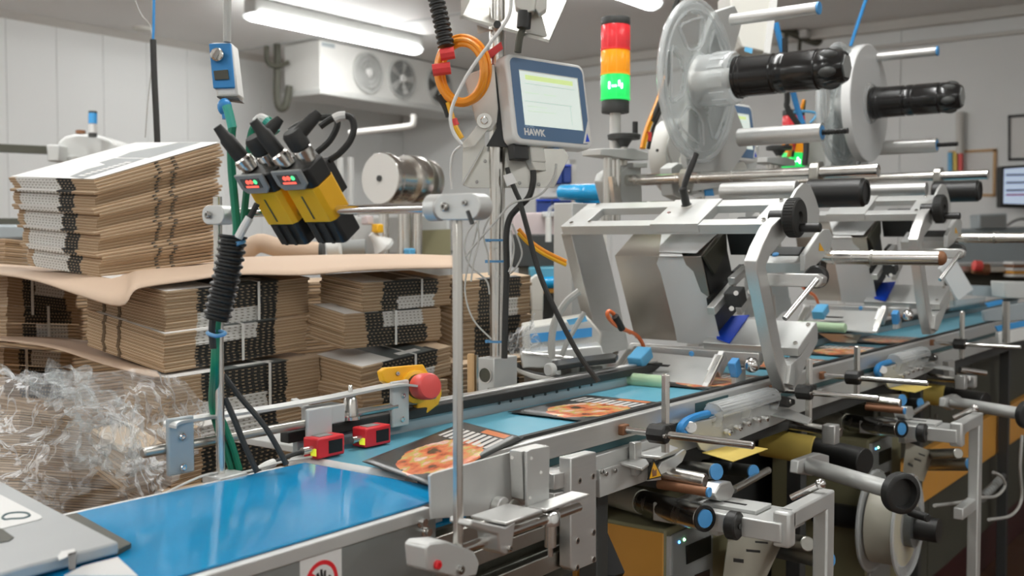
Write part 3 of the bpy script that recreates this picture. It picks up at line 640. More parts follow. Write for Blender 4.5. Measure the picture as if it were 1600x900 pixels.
# ================================================================ the two scanners
def scanner(label, dy, du=0, dv=0):
    Y0 = 1.50 + dy
    P0, P1 = W(481 + du, 273 + dv, Y=1.50), W(541 + du, 381 + dv, Y=1.50); P0.y = P1.y = Y0
    ax = (P1 - P0); L = ax.length; ax.normalize(); side = V((0, 1, 0)); xp = side.cross(ax).normalized()
    if xp.x < 0: xp = -xp
    wY, dX = .088, .058
    t = thing('code_scanner', label, 'scanner', P0 + ax * L / 2, 'yellow and black scanners on the gantry')
    def sec(t0, t1, g=0, ch=.008):
        o = P0 + ax * (L * t0); g2 = ch
        pts = [V((0, 0, 0)) + side * g2 - xp * g, side * (wY - g2) - xp * g, side * (wY + g) + xp * g2, side * (wY + g) + xp * (dX - g2), side * (wY - g2) + xp * (dX + g), side * g2 + xp * (dX + g), -side * g + xp * (dX - g2), -side * g + xp * g2]
        return MB().prism([o + p for p in pts], ax * (L * (t1 - t0)))
    hd = ob('head', sec(-.06, .20), 'black', t, .003); ob('yellow_housing', sec(.20, .67, .001), 'yellow', t, .001); ob('lens_hood', sec(.67, 1.0, -.001), 'black', t, .003)
    ob('front_glass', sec(1.0, 1.012, -.008), 'black_gloss', t)
    dp = ob('display_panel', MB().prism([P0 - xp * .003 + side * (wY * a) + ax * (L * b) for a, b in ((.06, -.10), (1.0, -.10), (1.0, .10), (.86, .17), (.22, .17), (.06, .10))], -xp * .006), 'grey_plastic', t, .002)
    ob('display_window', MB().prism([P0 - xp * .0092 + side * (wY * a) + ax * (L * b) for a, b in ((.22, -.05), (.84, -.05), (.84, .08), (.22, .08))], -xp * .001), 'smoke_plastic', dp)
    for a, m in ((.36, 'led_mint'), (.50, 'led_red'), (.62, 'led_red')):
        p = P0 - xp * .0102 + side * (wY * a) + ax * (L * -.005); ob('indicator', MB().cyl(p, p - xp * .0012, .0048, n=10), m, dp)
    p = P0 - xp * .0102 + side * (wY * .54) + ax * (L * .05); ob('indicator_bar', MB().obox(p - side * .018, side * .036, ax * .004, -xp * .0008), 'led_red', dp)
    ob('text_strip', MB().obox(P0 - xp * .0015 + side * (wY * .52) + ax * (L * .29), side * .004, ax * (L * .33), -xp * .0006), 'dark_olive', t)
    ob('rod_bracket', MB().obox(P0 + xp * dX + side * .02 + ax * (L * .1), xp * .03, side * .05, ax * (L * .45)), 'black', t, .003)
    for k in range(2): ob('hood_rib', MB().obox(P0 + side * (wY * (.3 + .32 * k)) - xp * .0015 + ax * (L * .70), side * .008, -xp * .002, ax * (L * .28)), 'black_rubber', t)
    # connectors on the top end
    top = P0 - ax * (L * .06)
    for a, lean, nm in ((.78, -.35, 'straight'), (.26, .0, 'angled')):
        b = top + side * (wY * a) + xp * (.022 if nm == 'straight' else .036)
        dirn = (-ax + side * (.25 if nm == 'straight' else .05)).normalized()
        cn = ob('connector_nut', MB().lathe(b, dirn, [(0, .016), (.012, .016), (.013, .019), (.026, .019), (.03, .015)], 18), 'steel', t)
        if nm == 'straight': ob('connector_body', MB().lathe(b + dirn * .03, dirn, [(0, .0155), (.045, .015), (.05, .012), (.075, .009)], 16), 'black_rubber', cn); t['c1x'] = 0
        else:
            e = b + dirn * .03; ob('connector_body', MB().lathe(e, dirn, [(0, .02), (.03, .021), (.036, .017)], 12), 'black_rubber', cn)
            o2 = (-side * .55 + V((0, 0, .45)) + xp * .75).normalized(); s0 = e + dirn * .02; ob('connector_elbow', MB().lathe(s0, o2, [(0, .015), (.05, .012), (.065, .008)], 14), 'black_rubber', cn)
    for k in ('c1x',): 
        if k in t: del t[k]
    return t
scanner('large yellow and black code scanner on the gantry, the nearer one with full side visible', 0)
scanner('code scanner on the gantry partly hidden behind the nearer scanner', .108, 0, 3)

# ================================================================ cables, conduit and switch box at the gantry
def cable(name, label, pts, r, mat, cat='cable', group=None, n=8, corr=None, parent=None):
    return ob(name, MB().tube(pts, r, n, corr=corr), mat, parent, label=label, cat=cat, group=group)
def Ws(lst, **k): return [W(*p, **k) for p in lst]
dG = 2.16
cable('green_cable', 'thick green cable dropping from the left scanner into the ribbed conduit', Ws([(363, 196), (361, 225), (362, 265), (367, 320), (370, 360), (366, 385)], d=dG), .0085, 'green_cable')
cable('green_cable', 'green cable running beside the other one behind the left scanner', Ws([(432, 205), (424, 190), (410, 185), (398, 196), (391, 215), (388, 260), (384, 310), (379, 350), (372, 384)], d=dG + .03), .0075, 'green_cable')
ob('cable_sleeve', MB().tube(Ws([(354, 165), (358, 178), (363, 200)], d=dG), .0095, 10), 'green_teal', label='pale teal plug sleeve between the blue plug and the left connector', cat='cable sleeve')
ob('cable_sleeve', MB().tube(Ws([(414, 188), (422, 195), (432, 208)], d=dG - .02), .009, 10), 'green_teal', label='teal cable sleeve arching into the scanner connector', cat='cable sleeve')
ob('cable_tag', MB().tube(Ws([(400, 192), (408, 185), (416, 189)], d=dG - .01), .0105, 10), 'white_plastic', label='white wrap on the teal cable arch above the scanners', cat='cable tag')
cable('black_cable', 'black cable looping from the nearer scanner around to the right', Ws([(500, 198), (520, 185), (545, 182), (553, 197), (547, 220), (530, 240), (515, 250)], d=2.05), .0065, 'black_rubber')
cable('black_cable', 'inner black cable loop above the nearer scanner', Ws([(452, 205), (470, 194), (500, 184), (522, 184), (527, 196), (515, 220), (495, 238)], d=2.1), .0065, 'black_rubber')
ob('cable_tag', MB().tube(Ws([(522, 186), (530, 182), (540, 181)], d=2.05), .0095, 10), 'white_plastic', label='white tag on the black cable loop above the nearer scanner', cat='cable tag')
cable('ribbed_conduit', 'black ribbed conduit standing upright by the gantry post', Ws([(364, 368), (360, 400), (352, 440), (344, 475), (338, 500)], d=2.12), .0285, 'black', 'conduit', n=14, corr=.0135)
for i, (pp, lb_) in enumerate(([((336, 495), (336, 530), (334, 580), (331, 630), (340, 670), (352, 700), (362, 735)), 'green cable leaving the conduit, left one of the pair along the post'],
                               [((341, 495), (338, 530), (337, 580), (337, 630), (352, 668), (364, 700), (374, 735)), 'green cable leaving the conduit, right one of the pair along the post'])):
    cable('green_cable', lb_, [W(*p, d=2.22 if k < 3 else 2.32) for k, p in enumerate(pp)], .0075, 'green_cable')
cable('black_cable', 'short black cable beside the green pair below the conduit', Ws([(333, 495), (331, 515), (333, 545)], d=2.19), .007, 'black_rubber')
ob('cable_tie', MB().tube([W(u, v, d=dd) for u, v, dd in ((324, 520, 2.18), (338, 525, 2.16), (352, 521, 2.18), (340, 517, 2.22))], .004, 6, closed=True), 'tie_blue', label='blue tie around the green cables below the conduit', cat='cable tie')
ob('cable_tie', MB().tube([W(u, v, d=dd) for u, v, dd in ((358, 374, 2.12), (368, 381, 2.10), (381, 377, 2.12), (370, 370, 2.16))], .005, 6, closed=True), 'tie_blue', label='blue tie at the top of the ribbed conduit', cat='cable tie')
ob('white_plug', MB().tube(Ws([(372, 372), (380, 357), (390, 340)], d=2.1), .0085, 10), 'white_plastic', label='white inline plug beside the conduit mouth', cat='plug')
cable('black_cable', 'black cable from the white inline plug up behind the scanner', Ws([(389, 342), (396, 330), (402, 318)], d=2.1), .006, 'black_rubber')
cable('black_cable', 'upper black cable slanting down from the post toward the belt', Ws([(350, 586), (375, 620), (415, 668), (448, 726)], d=2.3), .0065, 'black_rubber')
cable('black_cable', 'lower black cable slanting down from the post toward the belt', Ws([(351, 622), (366, 655), (382, 695), (402, 738)], d=2.28), .0065, 'black_rubber')
# switch box hung from the ceiling
dS = 3.2
sb = thing('hanging_switch_box', 'blue and white switch box hung on a cable above the carton pile', 'switch box', W(352, 150, d=dS))
bp_ = [W(*p, d=dS) for p in ((326, 68), (360, 67), (366, 137), (333, 138))]; bn = (bp_[1] - bp_[0]).cross(bp_[3] - bp_[0]).normalized(); bn = bn if bn.dot(CAMP - bp_[0]) < 0 else -bn
ob('box_body', MB().prism([W(*p, d=dS + .01) for p in ((328, 66), (362, 66), (372, 150), (338, 152))], bn * .08), 'white_plastic', sb, .008)
ob('blue_front', MB().prism(bp_, bn * .02), 'blue', sb, .003)
kq = W(341, 87, d=dS); ob('knob', MB().cyl(kq, kq - bn * .02, .02, ch=.003), 'steel', sb); ob('knob_grip', MB().cbox(kq - bn * .024, .01, .01, .035, Matrix.Rotation(.6, 3, 'Y')), 'chrome', sb)
ob('rating_plate', MB().prism([W(*p, d=dS - .002) for p in ((334, 111), (356, 109), (358, 124), (336, 125))], -bn * .003), 'dark_olive', sb)
ob('gland', MB().prism([W(*p, d=dS) for p in ((338, 150), (372, 152), (376, 158), (340, 153))], bn * .05), 'dark', sb, .002)
ob('plug', MB().sph(W(351, 167, d=dS), .022, sc=(1, 1, 1.2)), 'blue', sb)
ob('plug_tail', MB().cyl(W(352, 174, d=dS), W(353, 186, d=dS), .011), 'blue', sb)
cable('drop_cable', 'grey cable holding the blue switch box from the ceiling', [W(355, 66, d=dS), W(355, 0, d=dS), W(355, -70, d=dS)], .012, 'grey_cable')
cable('drop_cable', 'black insulated hose hanging above the carton pile', Ws([(246, 225), (244, 180), (241, 120), (239, 62)], d=4.6), .0135, 'black_rubber')
cable('drop_cable', 'blue cord hanging above the black hose over the cartons', Ws([(239, 64), (240, 30), (241, -40)], d=4.6), .006, 'blue')
cable('drop_cable', 'thin grey wire slanting beside the hanging blue cord', Ws([(207, -10), (220, 22), (236, 45), (237, 100), (231, 160), (227, 215)], d=4.65), .0025, 'grey_cable')

# ================================================================ side guide, sensors and emergency stop beyond the belt
YG = 1.90
gd = thing('side_guide', 'grey steel side guide with rod and three brackets along the far belt edge', 'guide', W(400, 730, Y=YG))
def brk(name, u0, v0, u1, v1, mat='grey_paint', Y=YG - .02, t=.012):
    a, b = W(u0, v0, Y=Y), W(u1, v1, Y=Y); r = .008
    return ob(name, MB().box((a.x, Y, b.z), (b.x, Y + t, a.z)), mat, gd, .004)
b1 = brk('end_bracket', 263, 655, 305, 737); b2 = brk('mid_bracket', 481, 640, 520, 684, 'light_grey'); b3 = brk('rear_bracket', 613, 597, 640, 664, 'light_grey', Y=YG + .02)
for u, v, b in ((284, 682, b1), (285, 730, b1)): bolt(b, W(u, v, Y=YG - .02), (0, -1, 0), .008, 'chrome')
for u, v, b in ((629, 618, b3), (628, 655, b3)): bolt(b, W(u, v, Y=YG + .02), (0, -1, 0), .007, 'chrome')
ra, rb_ = W(222, 709, Y=YG), W(484, 660, Y=YG); ob('guide_rod', MB().cyl((ra.x, YG, (ra.z + rb_.z) / 2), (rb_.x, YG, (ra.z + rb_.z) / 2), .011, ch=.003), 'steel_dull', gd)
ra, rb2 = W(520, 652, Y=YG + .03), W(618, 632, Y=YG + .03); ob('guide_rod', MB().cyl((ra.x, YG + .03, ra.z), (rb2.x, YG + .03, ra.z), .011), 'steel', gd)
band = [W(255, 662, Y=YG), W(262, 655, Y=YG + .01), W(300, 649, Y=YG + .03), W(400, 636, Y=YG + .05), W(500, 619, Y=YG + .05), W(560, 607, Y=YG + .05), W(610, 598, Y=YG + .04), W(638, 600, Y=YG + .03)]
bs = spline(band, 5); m = MB()
for i in range(len(bs) - 1): m.obox(bs[i], bs[i + 1] - bs[i], (0, -.045, 0), (0, 0, -.006))
ob('guide_band', m, 'alu_matt', gd)
ob('inner_block', MB().box(W(492, 668, Y=YG) + V((0, 0, 0)), W(540, 630, Y=YG) + V((0, .05, 0))), 'light_grey', gd, .004)
ob('block_lever', MB().obox(W(490, 650, Y=YG + .03), (-.02, .06, .03), (.02, 0, 0), (0, 0, .01)), 'light_grey', gd, .002)
kp = W(548, 655, Y=YG + .03)
kn = thing('indexing_plunger', 'steel spring plunger standing between the guide brackets', 'plunger', kp)
ob('plunger_body', MB().lathe(kp, (0, 0, 1), [(0, .024), (.008, .024), (.01, .02), (.05, .018), (.06, .012)], 18), 'steel', kn); ob('plunger_stem', MB().lathe(kp + V((0, 0, .06)), (0, 0, 1), [(0, .006), (.025, .006), (.028, .004)], 12), 'chrome', kn)
def sensor(label, u0, v0, u1, v1, Y):
    a, b = W(u0, v0, Y=Y), W(u1, v1, Y=Y); lx = .062; t = thing('red_sensor', label, 'sensor', a, 'red sensors above the belt')
    o = V((a.x, Y, b.z)); hx = b.x - a.x; hz = a.z - b.z
    ob('housing', MB().box((a.x, Y, b.z), (b.x, Y + .05, a.z)), 'red', t, .004)
    ob('window', MB().box((a.x + hx * .40, Y - .001, b.z + hz * .18), (a.x + hx * .9, Y + .004, b.z + hz * .80)), 'dark_slot', t)
    ob('status_light', MB().box((a.x - .0015, Y + .004, b.z + hz * .15), (a.x + .001, Y + .022, b.z + hz * .5)), 'led_yellow', t)
    ob('plug_nut', MB().cyl((a.x - .03, Y + .02, b.z + hz * .45), (a.x, Y + .02, b.z + hz * .45), .009), 'steel', t)
    ob('top_label', MB().box((a.x + hx * .2, Y + .012, a.z), (a.x + hx * .7, Y + .04, a.z + .0012)), 'grey_plastic', t)
sensor('red sensor box plugged to a black cable by the middle guide bracket', 496, 686, 539, 709, YG - .06)
sensor('red sensor box at the belt transfer in front of the emergency stop', 572, 670, 611, 692, YG - .05)
cable('sensor_cable', 'black sensor cable with white tag behind the blue belt', Ws([(392, 742), (405, 735), (430, 722), (455, 711), (475, 706), (490, 704)], Y=YG - .03), .006, 'black_rubber')
ob('cable_tag', MB().tube(Ws([(405, 735), (416, 728), (428, 723)], Y=YG - .03), .010, 10), 'white_plastic', label='white tag on the sensor cable behind the blue belt', cat='cable tag')
cable('sensor_wire', 'thin white wire running along the back of the blue belt', Ws([(252, 774), (290, 755), (330, 740), (380, 738), (440, 722), (535, 706)], Y=YG - .04), .0028, 'white_plastic')
es = W(656, 604, Y=1.925); axb = V((-.30, -.92, .12)).normalized(); ex_, ey_ = V((.95, -.30, 0)).normalized(), V((0, 0, 1)); fb = es - axb * .02
et = thing('emergency_stop', 'red mushroom emergency stop button on a yellow bracket', 'emergency stop', es - V((0, 0, .08)))
yel = [WP(u, v, es - axb * .025, axb) for u, v in ((596, 580), (604, 574), (662, 569), (668, 580), (690, 604), (691, 616), (686, 632), (668, 646), (652, 648), (652, 622), (640, 606), (618, 606), (600, 596))]
yb = ob('yellow_plate', MB().prism(yel, -axb * .03), 'yellow', et, .004)
for u, v in ((621, 584), (678, 620)): bolt(yb, WP(u, v, es - axb * .025, axb), axb, .006)
ob('yellow_ring', MB().lathe(es - axb * .028, axb, [(0, .046), (.012, .046), (.016, .040), (.016, .03)], 28), 'yellow', et)
ob('collar', MB().cyl(es - axb * .012, es + axb * .004, .034), 'black', et)
ob('mushroom_button', MB().lathe(es + axb * .002, axb, [(0, .034), (.012, .036), (.05, .036), (.058, .032), (.061, .022), (.062, .001)], 28), 'estop_red', et)
ob('back_box', MB().obox(fb - ex_ * .03 - V((0, 0, .05)), ex_ * .06, -axb * .05, V((0, 0, .07))), 'grey_plastic', et, .004)
# ================================================================ operator panel on its post
dP = 3.45
hb = W(772, 627, Z=BZ - .012); PX, PY = hb.x + .06, hb.y + .033
po = thing('panel_post', 'round steel post in a square aluminium foot block carrying the operator panel', 'post', (PX, PY, BZ - .012))
blk = ob('foot_block', MB().box((hb.x, hb.y, BZ - .012), (hb.x + .125, hb.y + .068, BZ + .125)), 'alu_matt', po, .003)
ob('foot_bore', MB().cyl((hb.x - .0012, hb.y + .036, BZ + .07), (hb.x + .01, hb.y + .036, BZ + .07), .024, n=26), 'dark_olive', blk)
ob('bore_rim', MB().ring((hb.x - .001, hb.y + .036, BZ + .07), (-1, 0, 0), .028, .023, .002), 'alu', blk)
for dx in (.03, .045): bolt(blk, (hb.x + dx, hb.y, BZ + .02), (0, -1, 0), .004)
ztop = W(780, -40, X=PX).z
ob('post_tube', MB().cyl((PX, PY, BZ + .12), (PX, PY, ztop), .0255, n=26), 'steel', po)
for v in (377, 410, 535):
    z = W(780, v, X=PX).z; t_ = ob('cable_tie', MB().ring((PX, PY, z), (0, 0, 1), .031, .026, .007), 'tie_blue', po); ob('tie_lock', MB().cbox((PX - .02, PY + .024, z + .003), .014, .012, .01), 'tie_blue', t_)
# panel: local axes from its tilted front face
h = R(47); tx = fwd * cos(h) + rgt * sin(h); nn = fwd * cos(R(137)) + rgt * sin(R(137))
dn = (V((0, 0, -1)) * cos(R(9)) + nn * sin(R(9))).normalized(); nf = tx.cross(dn); nf = nf if nf.dot(nn) > 0 else -nf
TL = W(789, 82, d=3.36); Wd, Hd = .365, .292
hm = thing('operator_panel', 'silver framed touch screen panel with blue bezel reading HAWK', 'control panel', TL + dn * Hd)
def rr(x0, y0, x1, y1, r, off=0, n=6):
    pts = []
    for cx_, cy_, a0 in ((x1 - r, y0 + r, -90), (x1 - r, y1 - r, 0), (x0 + r, y1 - r, 90), (x0 + r, y0 + r, 180)):
        for k in range(n + 1): a = R(a0 + 90 * k / n); pts.append(TL + tx * (cx_ + r * cos(a)) + dn * (cy_ + r * sin(a)) + nf * off)
    return pts
ob('frame', MB().prism(rr(0, 0, Wd, Hd, .03, 0), -nf * .055), 'white_plastic', hm, .008, 3)
ob('bezel_glass', MB().prism(rr(.016, .012, Wd - .014, Hd - .016, .022, .0005), nf * .001), M('bezel_blue', (.13, .22, .36), .22), hm)
sc = ob('screen', MB().prism(rr(.052, .052, Wd - .045, Hd - .062, .002, .0016), nf * .001), M('screen_glow', (.62, .70, .66), .3, emit=.55, ecol=(.72, .80, .74)), hm)
def scr(nm, x0, y0, x1, y1, mt, off=.0028): ob(nm, MB().prism(rr(x0, y0, x1, y1, .001, off, 2), nf * .0004), mt, sc)
scr('menu_bar', .075, .064, .295, .080, M('screen_green', (.62, .78, .30), .4, emit=.5, ecol=(.66, .80, .36)))
M('screen_line', (.50, .58, .55), .4, emit=.35, ecol=(.55, .63, .58)); M('screen_pale', (.62, .72, .62), .4, emit=.5, ecol=(.64, .76, .62))
for k, (x0, y0, x1, y1) in enumerate(((.07, .092, .30, .094), (.06, .15, .28, .152), (.27, .152, .272, .215), (.065, .12, .13, .126), (.15, .12, .21, .126), (.07, .165, .16, .17), (.07, .18, .20, .185))): scr('screen_row', x0, y0, x1, y1, 'screen_line' if k < 3 else 'screen_pale')
for (x0, y0, x1, y1) in ((.05, .050, .322, .053), (.319, .050, .322, .232)): ob('screen_edge', MB().prism(rr(x0, y0, x1, y1, .0008, .0022, 2), nf * .002), 'white_plastic', hm)
for txt, sz, x0, y0, bo in (('HAWK', .030, .045, .262, .0012), ('TRONIC', .0125, .049, .238, 0)):
    ob('lettering', text_mesh(txt, sz, TL + tx * x0 + dn * y0 + nf * .0016, tx, -dn, .0004, bo), 'paper' if sz > .02 else M('bezel_print', (.42, .58, .80), .5), hm)
ob('corner_badge', MB().prism([TL + tx * a + dn * b + nf * .0018 for a, b in ((Wd - .014, Hd - .10), (Wd - .014, Hd - .02), (Wd - .05, Hd - .018))], nf * .0008), 'white_plastic', hm)
ob('badge_triangle', MB().prism([TL + tx * a + dn * b + nf * .0028 for a, b in ((Wd - .026, Hd - .055), (Wd - .018, Hd - .026), (Wd - .038, Hd - .024))], nf * .0006), 'deep_blue', hm)
for x0, x1, nm, mt, dep in ((-.02, .045, 'power_plug', 'black', .05), (.055, .135, 'data_connector', 'cream', .055), (.165, .19, 'network_plug', 'blue', .05)):
    ob(nm, MB().obox(TL + tx * (x0 + .03) + dn * (Hd - .004) - nf * .048, tx * (x1 - x0), dn * dep, nf * .03), mt, hm, .004)
ob('connector_hood', MB().prism([TL + tx * a + dn * (Hd + .05) - nf * .045 for a in (.085, .165)] + [TL + tx * a + dn * (Hd + .078) - nf * .045 for a in (.152, .1)], nf * .024), 'cream', hm, .003)
# bracket behind the panel
br = thing('panel_bracket', 'bent stainless bracket with pivot joining the operator panel to its post', 'bracket', W(800, 292, d=dP))
ob('back_plate', MB().prism([W(*p, d=dP) for p in ((723, 289), (757, 228), (882, 233), (889, 246), (866, 293), (735, 294))], fwd * .008), 'steel_dull', br, .001)
ob('side_wing', MB().prism([W(*p, d=dP - .06) for p in ((722, 286), (723, 222), (748, 198), (758, 200), (757, 226))], fwd * .006), 'cream', br, .001)
ob('pivot_arm', MB().prism([W(*p, d=dP - .08) for p in ((724, 119), (772, 100), (778, 168), (776, 190), (768, 204), (750, 206), (744, 190))], fwd * .03), 'cream', br, .004)
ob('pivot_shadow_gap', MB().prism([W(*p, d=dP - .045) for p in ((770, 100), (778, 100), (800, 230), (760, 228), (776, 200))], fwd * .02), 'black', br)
pv = W(757, 189, d=dP - .09); ob('pivot_washer', MB().cyl(pv, pv - fwd * .008, .024), 'steel', br); bolt(br, pv - fwd * .008, -fwd, .012, 'chrome', 'pivot_bolt')
ob('lower_arm', MB().prism([W(*p, d=dP - .09) for p in ((722, 226), (746, 195), (762, 188), (764, 200), (742, 228), (724, 232))], fwd * .006), 'cream', br, .002)
for u, v in ((758, 252), (745, 284), (781, 285), (812, 286), (842, 288)): bolt(br, W(u, v, d=dP - .001), -fwd, .0055)
# upper enclosure bracket at the picture's top
ub = thing('upper_bracket', 'stainless enclosure bracket with connectors at the top above the operator panel', 'bracket', W(800, 60, d=dP))
ob('inclined_plate', MB().prism([W(721, 29, d=dP - .08), W(858, 67, d=dP - .12), W(884, 8, d=dP + .12), W(890, -14, d=dP + .2), W(733, -14, d=dP + .2)], (0, 0, .01)), 'steel_dull', ub)
ob('end_wing', MB().prism([W(*p, d=dP - .08) for p in ((720, 29), (720, -20), (736, -20), (733, 2))], fwd * .01), 'cream', ub)
ob('flange', MB().prism([W(*p, d=dP - .1) for p in ((820, 54), (858, 67), (848, 30), (842, 12), (826, 20))], fwd * .008), 'cream', ub)
ob('cable_socket', MB().prism([W(*p, d=dP - .16) for p in ((803, -10), (838, -10), (836, 16), (824, 20), (806, 12))], fwd * .06), 'cream', ub, .004)
ob('cable_socket', MB().prism([W(*p, d=dP - .16) for p in ((838, -10), (855, -10), (854, 14), (842, 22), (836, 12))], fwd * .06), 'cream', ub, .004)
ob('gland', MB().cyl(W(820, 18, d=dP - .14), W(818, 44, d=dP - .14), .022), 'black', ub); ob('hole', MB().cyl(W(777, 38, d=dP - .11), W(777, 39, d=dP - .10), .012), 'dark', ub)
ob('lower_tab', MB().prism([W(*p, d=dP - .05) for p in ((745, 39), (770, 47), (746, 52))], fwd * .01), 'cream', ub)
# cables round the post
cable('panel_cable', 'dark cable rising from the operator panel to the enclosure above', Ws([(809, 82), (812, 60), (819, 35), (819, 10)], d=dP - .13), .011, 'dark_olive')
cable('panel_cable', 'thick black cable leaving the data connector toward the post', Ws([(833, 266), (833, 285), (826, 308), (808, 326), (796, 342), (791, 370), (792, 420), (790, 480), (788, 560)], d=dP - .05), .010, 'black_rubber')
cable('panel_cable', 'black power cable with paper tag below the operator panel', Ws([(792, 262), (797, 278), (806, 300), (813, 318), (804, 330)], d=dP - .06), .008, 'black_rubber')
ob('cable_tag', MB().prism(Ws([(786, 274), (800, 270), (808, 285), (792, 291)], d=dP - .075), fwd * .002), 'paper', label='white paper tag on the black power cable', cat='cable tag')
cable('panel_cable', 'long black cable slanting from the post down to the conveyor table', Ws([(813, 318), (826, 365), (842, 425), (868, 485), (905, 555), (935, 596)], d=dP - .1), .0085, 'black_rubber')
cable('panel_cable', 'thin grey network lead curving under the operator panel', Ws([(869, 256), (866, 275), (852, 297), (832, 310), (800, 318), (775, 345), (740, 385), (728, 400)], d=dP - .08), .0035, 'grey_cable')
for i, pts in enumerate((((745, 345), (730, 365), (726, 390), (734, 415), (760, 438), (765, 460)), ((752, 330), (742, 370), (730, 420), (727, 460), (740, 500), (768, 530)),
                         ((765, 340), (755, 365), (763, 400), (764, 430)), ((800, 350), (812, 380), (815, 400), (805, 420), (796, 428)), ((798, 360), (803, 385), (800, 410), (795, 425)), ((745, 340), (748, 375), (740, 410), (736, 440)))):
    cable('post_wire', ('left loop of thin grey wire', 'long thin grey wire hanging left', 'short grey wire hugging the left', 'outer grey wire loop on the right', 'inner grey wire loop on the right', 'straight grey wire left')[i] + ' of the panel post', Ws(pts, d=dP - .04 - .01 * i), .003, 'grey_cable')
cable('side_wire', 'pair of pale wires curving behind the gantry clamp', Ws([(720, 228), (708, 240), (704, 265), (706, 295)], d=dP), .004, 'white_plastic')
cable('white_cable', 'pale cable swinging down in front of the orange coil', Ws([(799, -10), (795, 25), (770, 62), (738, 105), (714, 148), (704, 180), (708, 206), (722, 226)], d=dP - .22), .0055, 'white_plastic')
cable('ribbed_conduit', 'black ribbed conduit coming down from above onto the orange coil', Ws([(678, -20), (684, 10), (691, 40), (697, 72)], d=dP - .15), .0275, 'black', 'conduit', n=14, corr=.016)
# orange coil
oc = thing('orange_cable_coil', 'coil of orange cable with red tape hanging beside the operator panel', 'cable', W(722, 165, d=dP - .1))
rx, rnd = perp(fwd)[0], random.Random(5)
for k in range(6):
    ru, rv = 31 + 2.0 * k + rnd.uniform(-1, 1), 43 + 2.2 * k + rnd.uniform(-1.5, 1.5); ou, ov = rnd.uniform(-2, 2), rnd.uniform(-2, 2)
    ob('coil_turn', MB().tube([W(722 + ou + ru * cos(a), 111 + ov + rv * sin(a), d=dP - .14 + .012 * (k % 3) - .03 * cos(a)) for a in [2 * pi * q / 14 for q in range(14)]], .0082, 8, closed=True, sub=3), 'orange_cable', oc)
for u, v, du, dv in ((690, 108, 14, 9), (699, 84, 11, 10)): ob('red_tape', MB().tube([W(u - du, v + dv * .2, d=dP - .16), W(u + du, v - dv * .2, d=dP - .16)], .019, 8), 'red_tape', oc)
ob('red_flag', MB().prism(Ws([(748, 90), (783, 65), (786, 76), (752, 102)], d=dP - .05), fwd * .01), 'red_tape', oc)
ob('coil_tail', MB().tube(Ws([(700, 160), (706, 180), (713, 200), (722, 216)], d=dP - .12), .008, 8), 'yellow', oc); ob('red_tape', MB().tube(Ws([(709, 186), (713, 196)], d=dP - .12), .0105, 8), 'red_tape', oc)
ob('black_sheath', MB().tube(Ws([(686, 150), (696, 165), (702, 182)], d=dP - .1), .012, 8), 'black_rubber', oc)
for i, o_ in enumerate((0, 5)):
    cable('orange_cable', ('upper orange', 'lower yellow')[i] + ' cable running from the post behind the labelling frame', Ws([(810, 358 + o_), (825, 374 + o_), (850, 392 + o_), (885, 409 + o_)], d=dP + .12), .007, ('orange_cable', 'yellow')[i])
# ================================================================ stack light
dT = 5.0; bt_ = W(961, 240, d=dT); AX = bt_.xy
sl = thing('stack_light', 'red, amber and lit green stack light on a white pole', 'signal light', (AX.x, AX.y, W(961, 270, d=dT).z))
def zt_(v): return W(960, v, d=dT).z
RL = .0687
for nm, v0, v1, r, mt in (('base', 177, 158, RL * .95, 'dark'), ('green_lens', 157, 119, RL, 'lens_green'), ('amber_lens', 118, 81, RL, 'amber'), ('red_lens', 80, 42, RL, 'lens_red'), ('cap', 42, 30, RL, 'dark')):
    z0, z1 = zt_(v0), zt_(v1); o_ = ob(nm, MB().lathe((AX.x, AX.y, z0), (0, 0, 1), [(0, r * .97), (.004, r), (z1 - z0 - .004, r), (z1 - z0, r * .97)], 28), mt, sl)
    if 'lens' in nm:
        for k in range(10): a = 2 * pi * k / 10; ob('rib', MB().cyl((AX.x + r * .98 * cos(a), AX.y + r * .98 * sin(a), z0 + .006), (AX.x + r * .98 * cos(a), AX.y + r * .98 * sin(a), z1 - .006), .003, n=6), mt, o_)
        ob('seam', MB().ring((AX.x, AX.y, z0), (0, 0, 1), r * 1.03, r * .9, .006), mt, o_)
tc_ = (CAMP - V((AX.x, AX.y, CAM_Z))).normalized(); sd = V((0, 0, 1)).cross(tc_)
for du, dv, ru, rv in ((-.028, 137, .008, .032), (-.005, 138, .022, .008), (.018, 134, .008, .026), (.03, 138, .008, .024)): p = V((AX.x, AX.y, zt_(dv))) + tc_ * (RL + .001) * .985 + sd * du; ob('lit_element', MB().cbox(p, ru, .004, rv, Matrix((sd, tc_, V((0, 0, 1)))).transposed()), 'led_green', sl)
ob('pole', MB().cyl((AX.x, AX.y, zt_(250)), (AX.x, AX.y, zt_(177)), .026), 'white_plastic', sl)
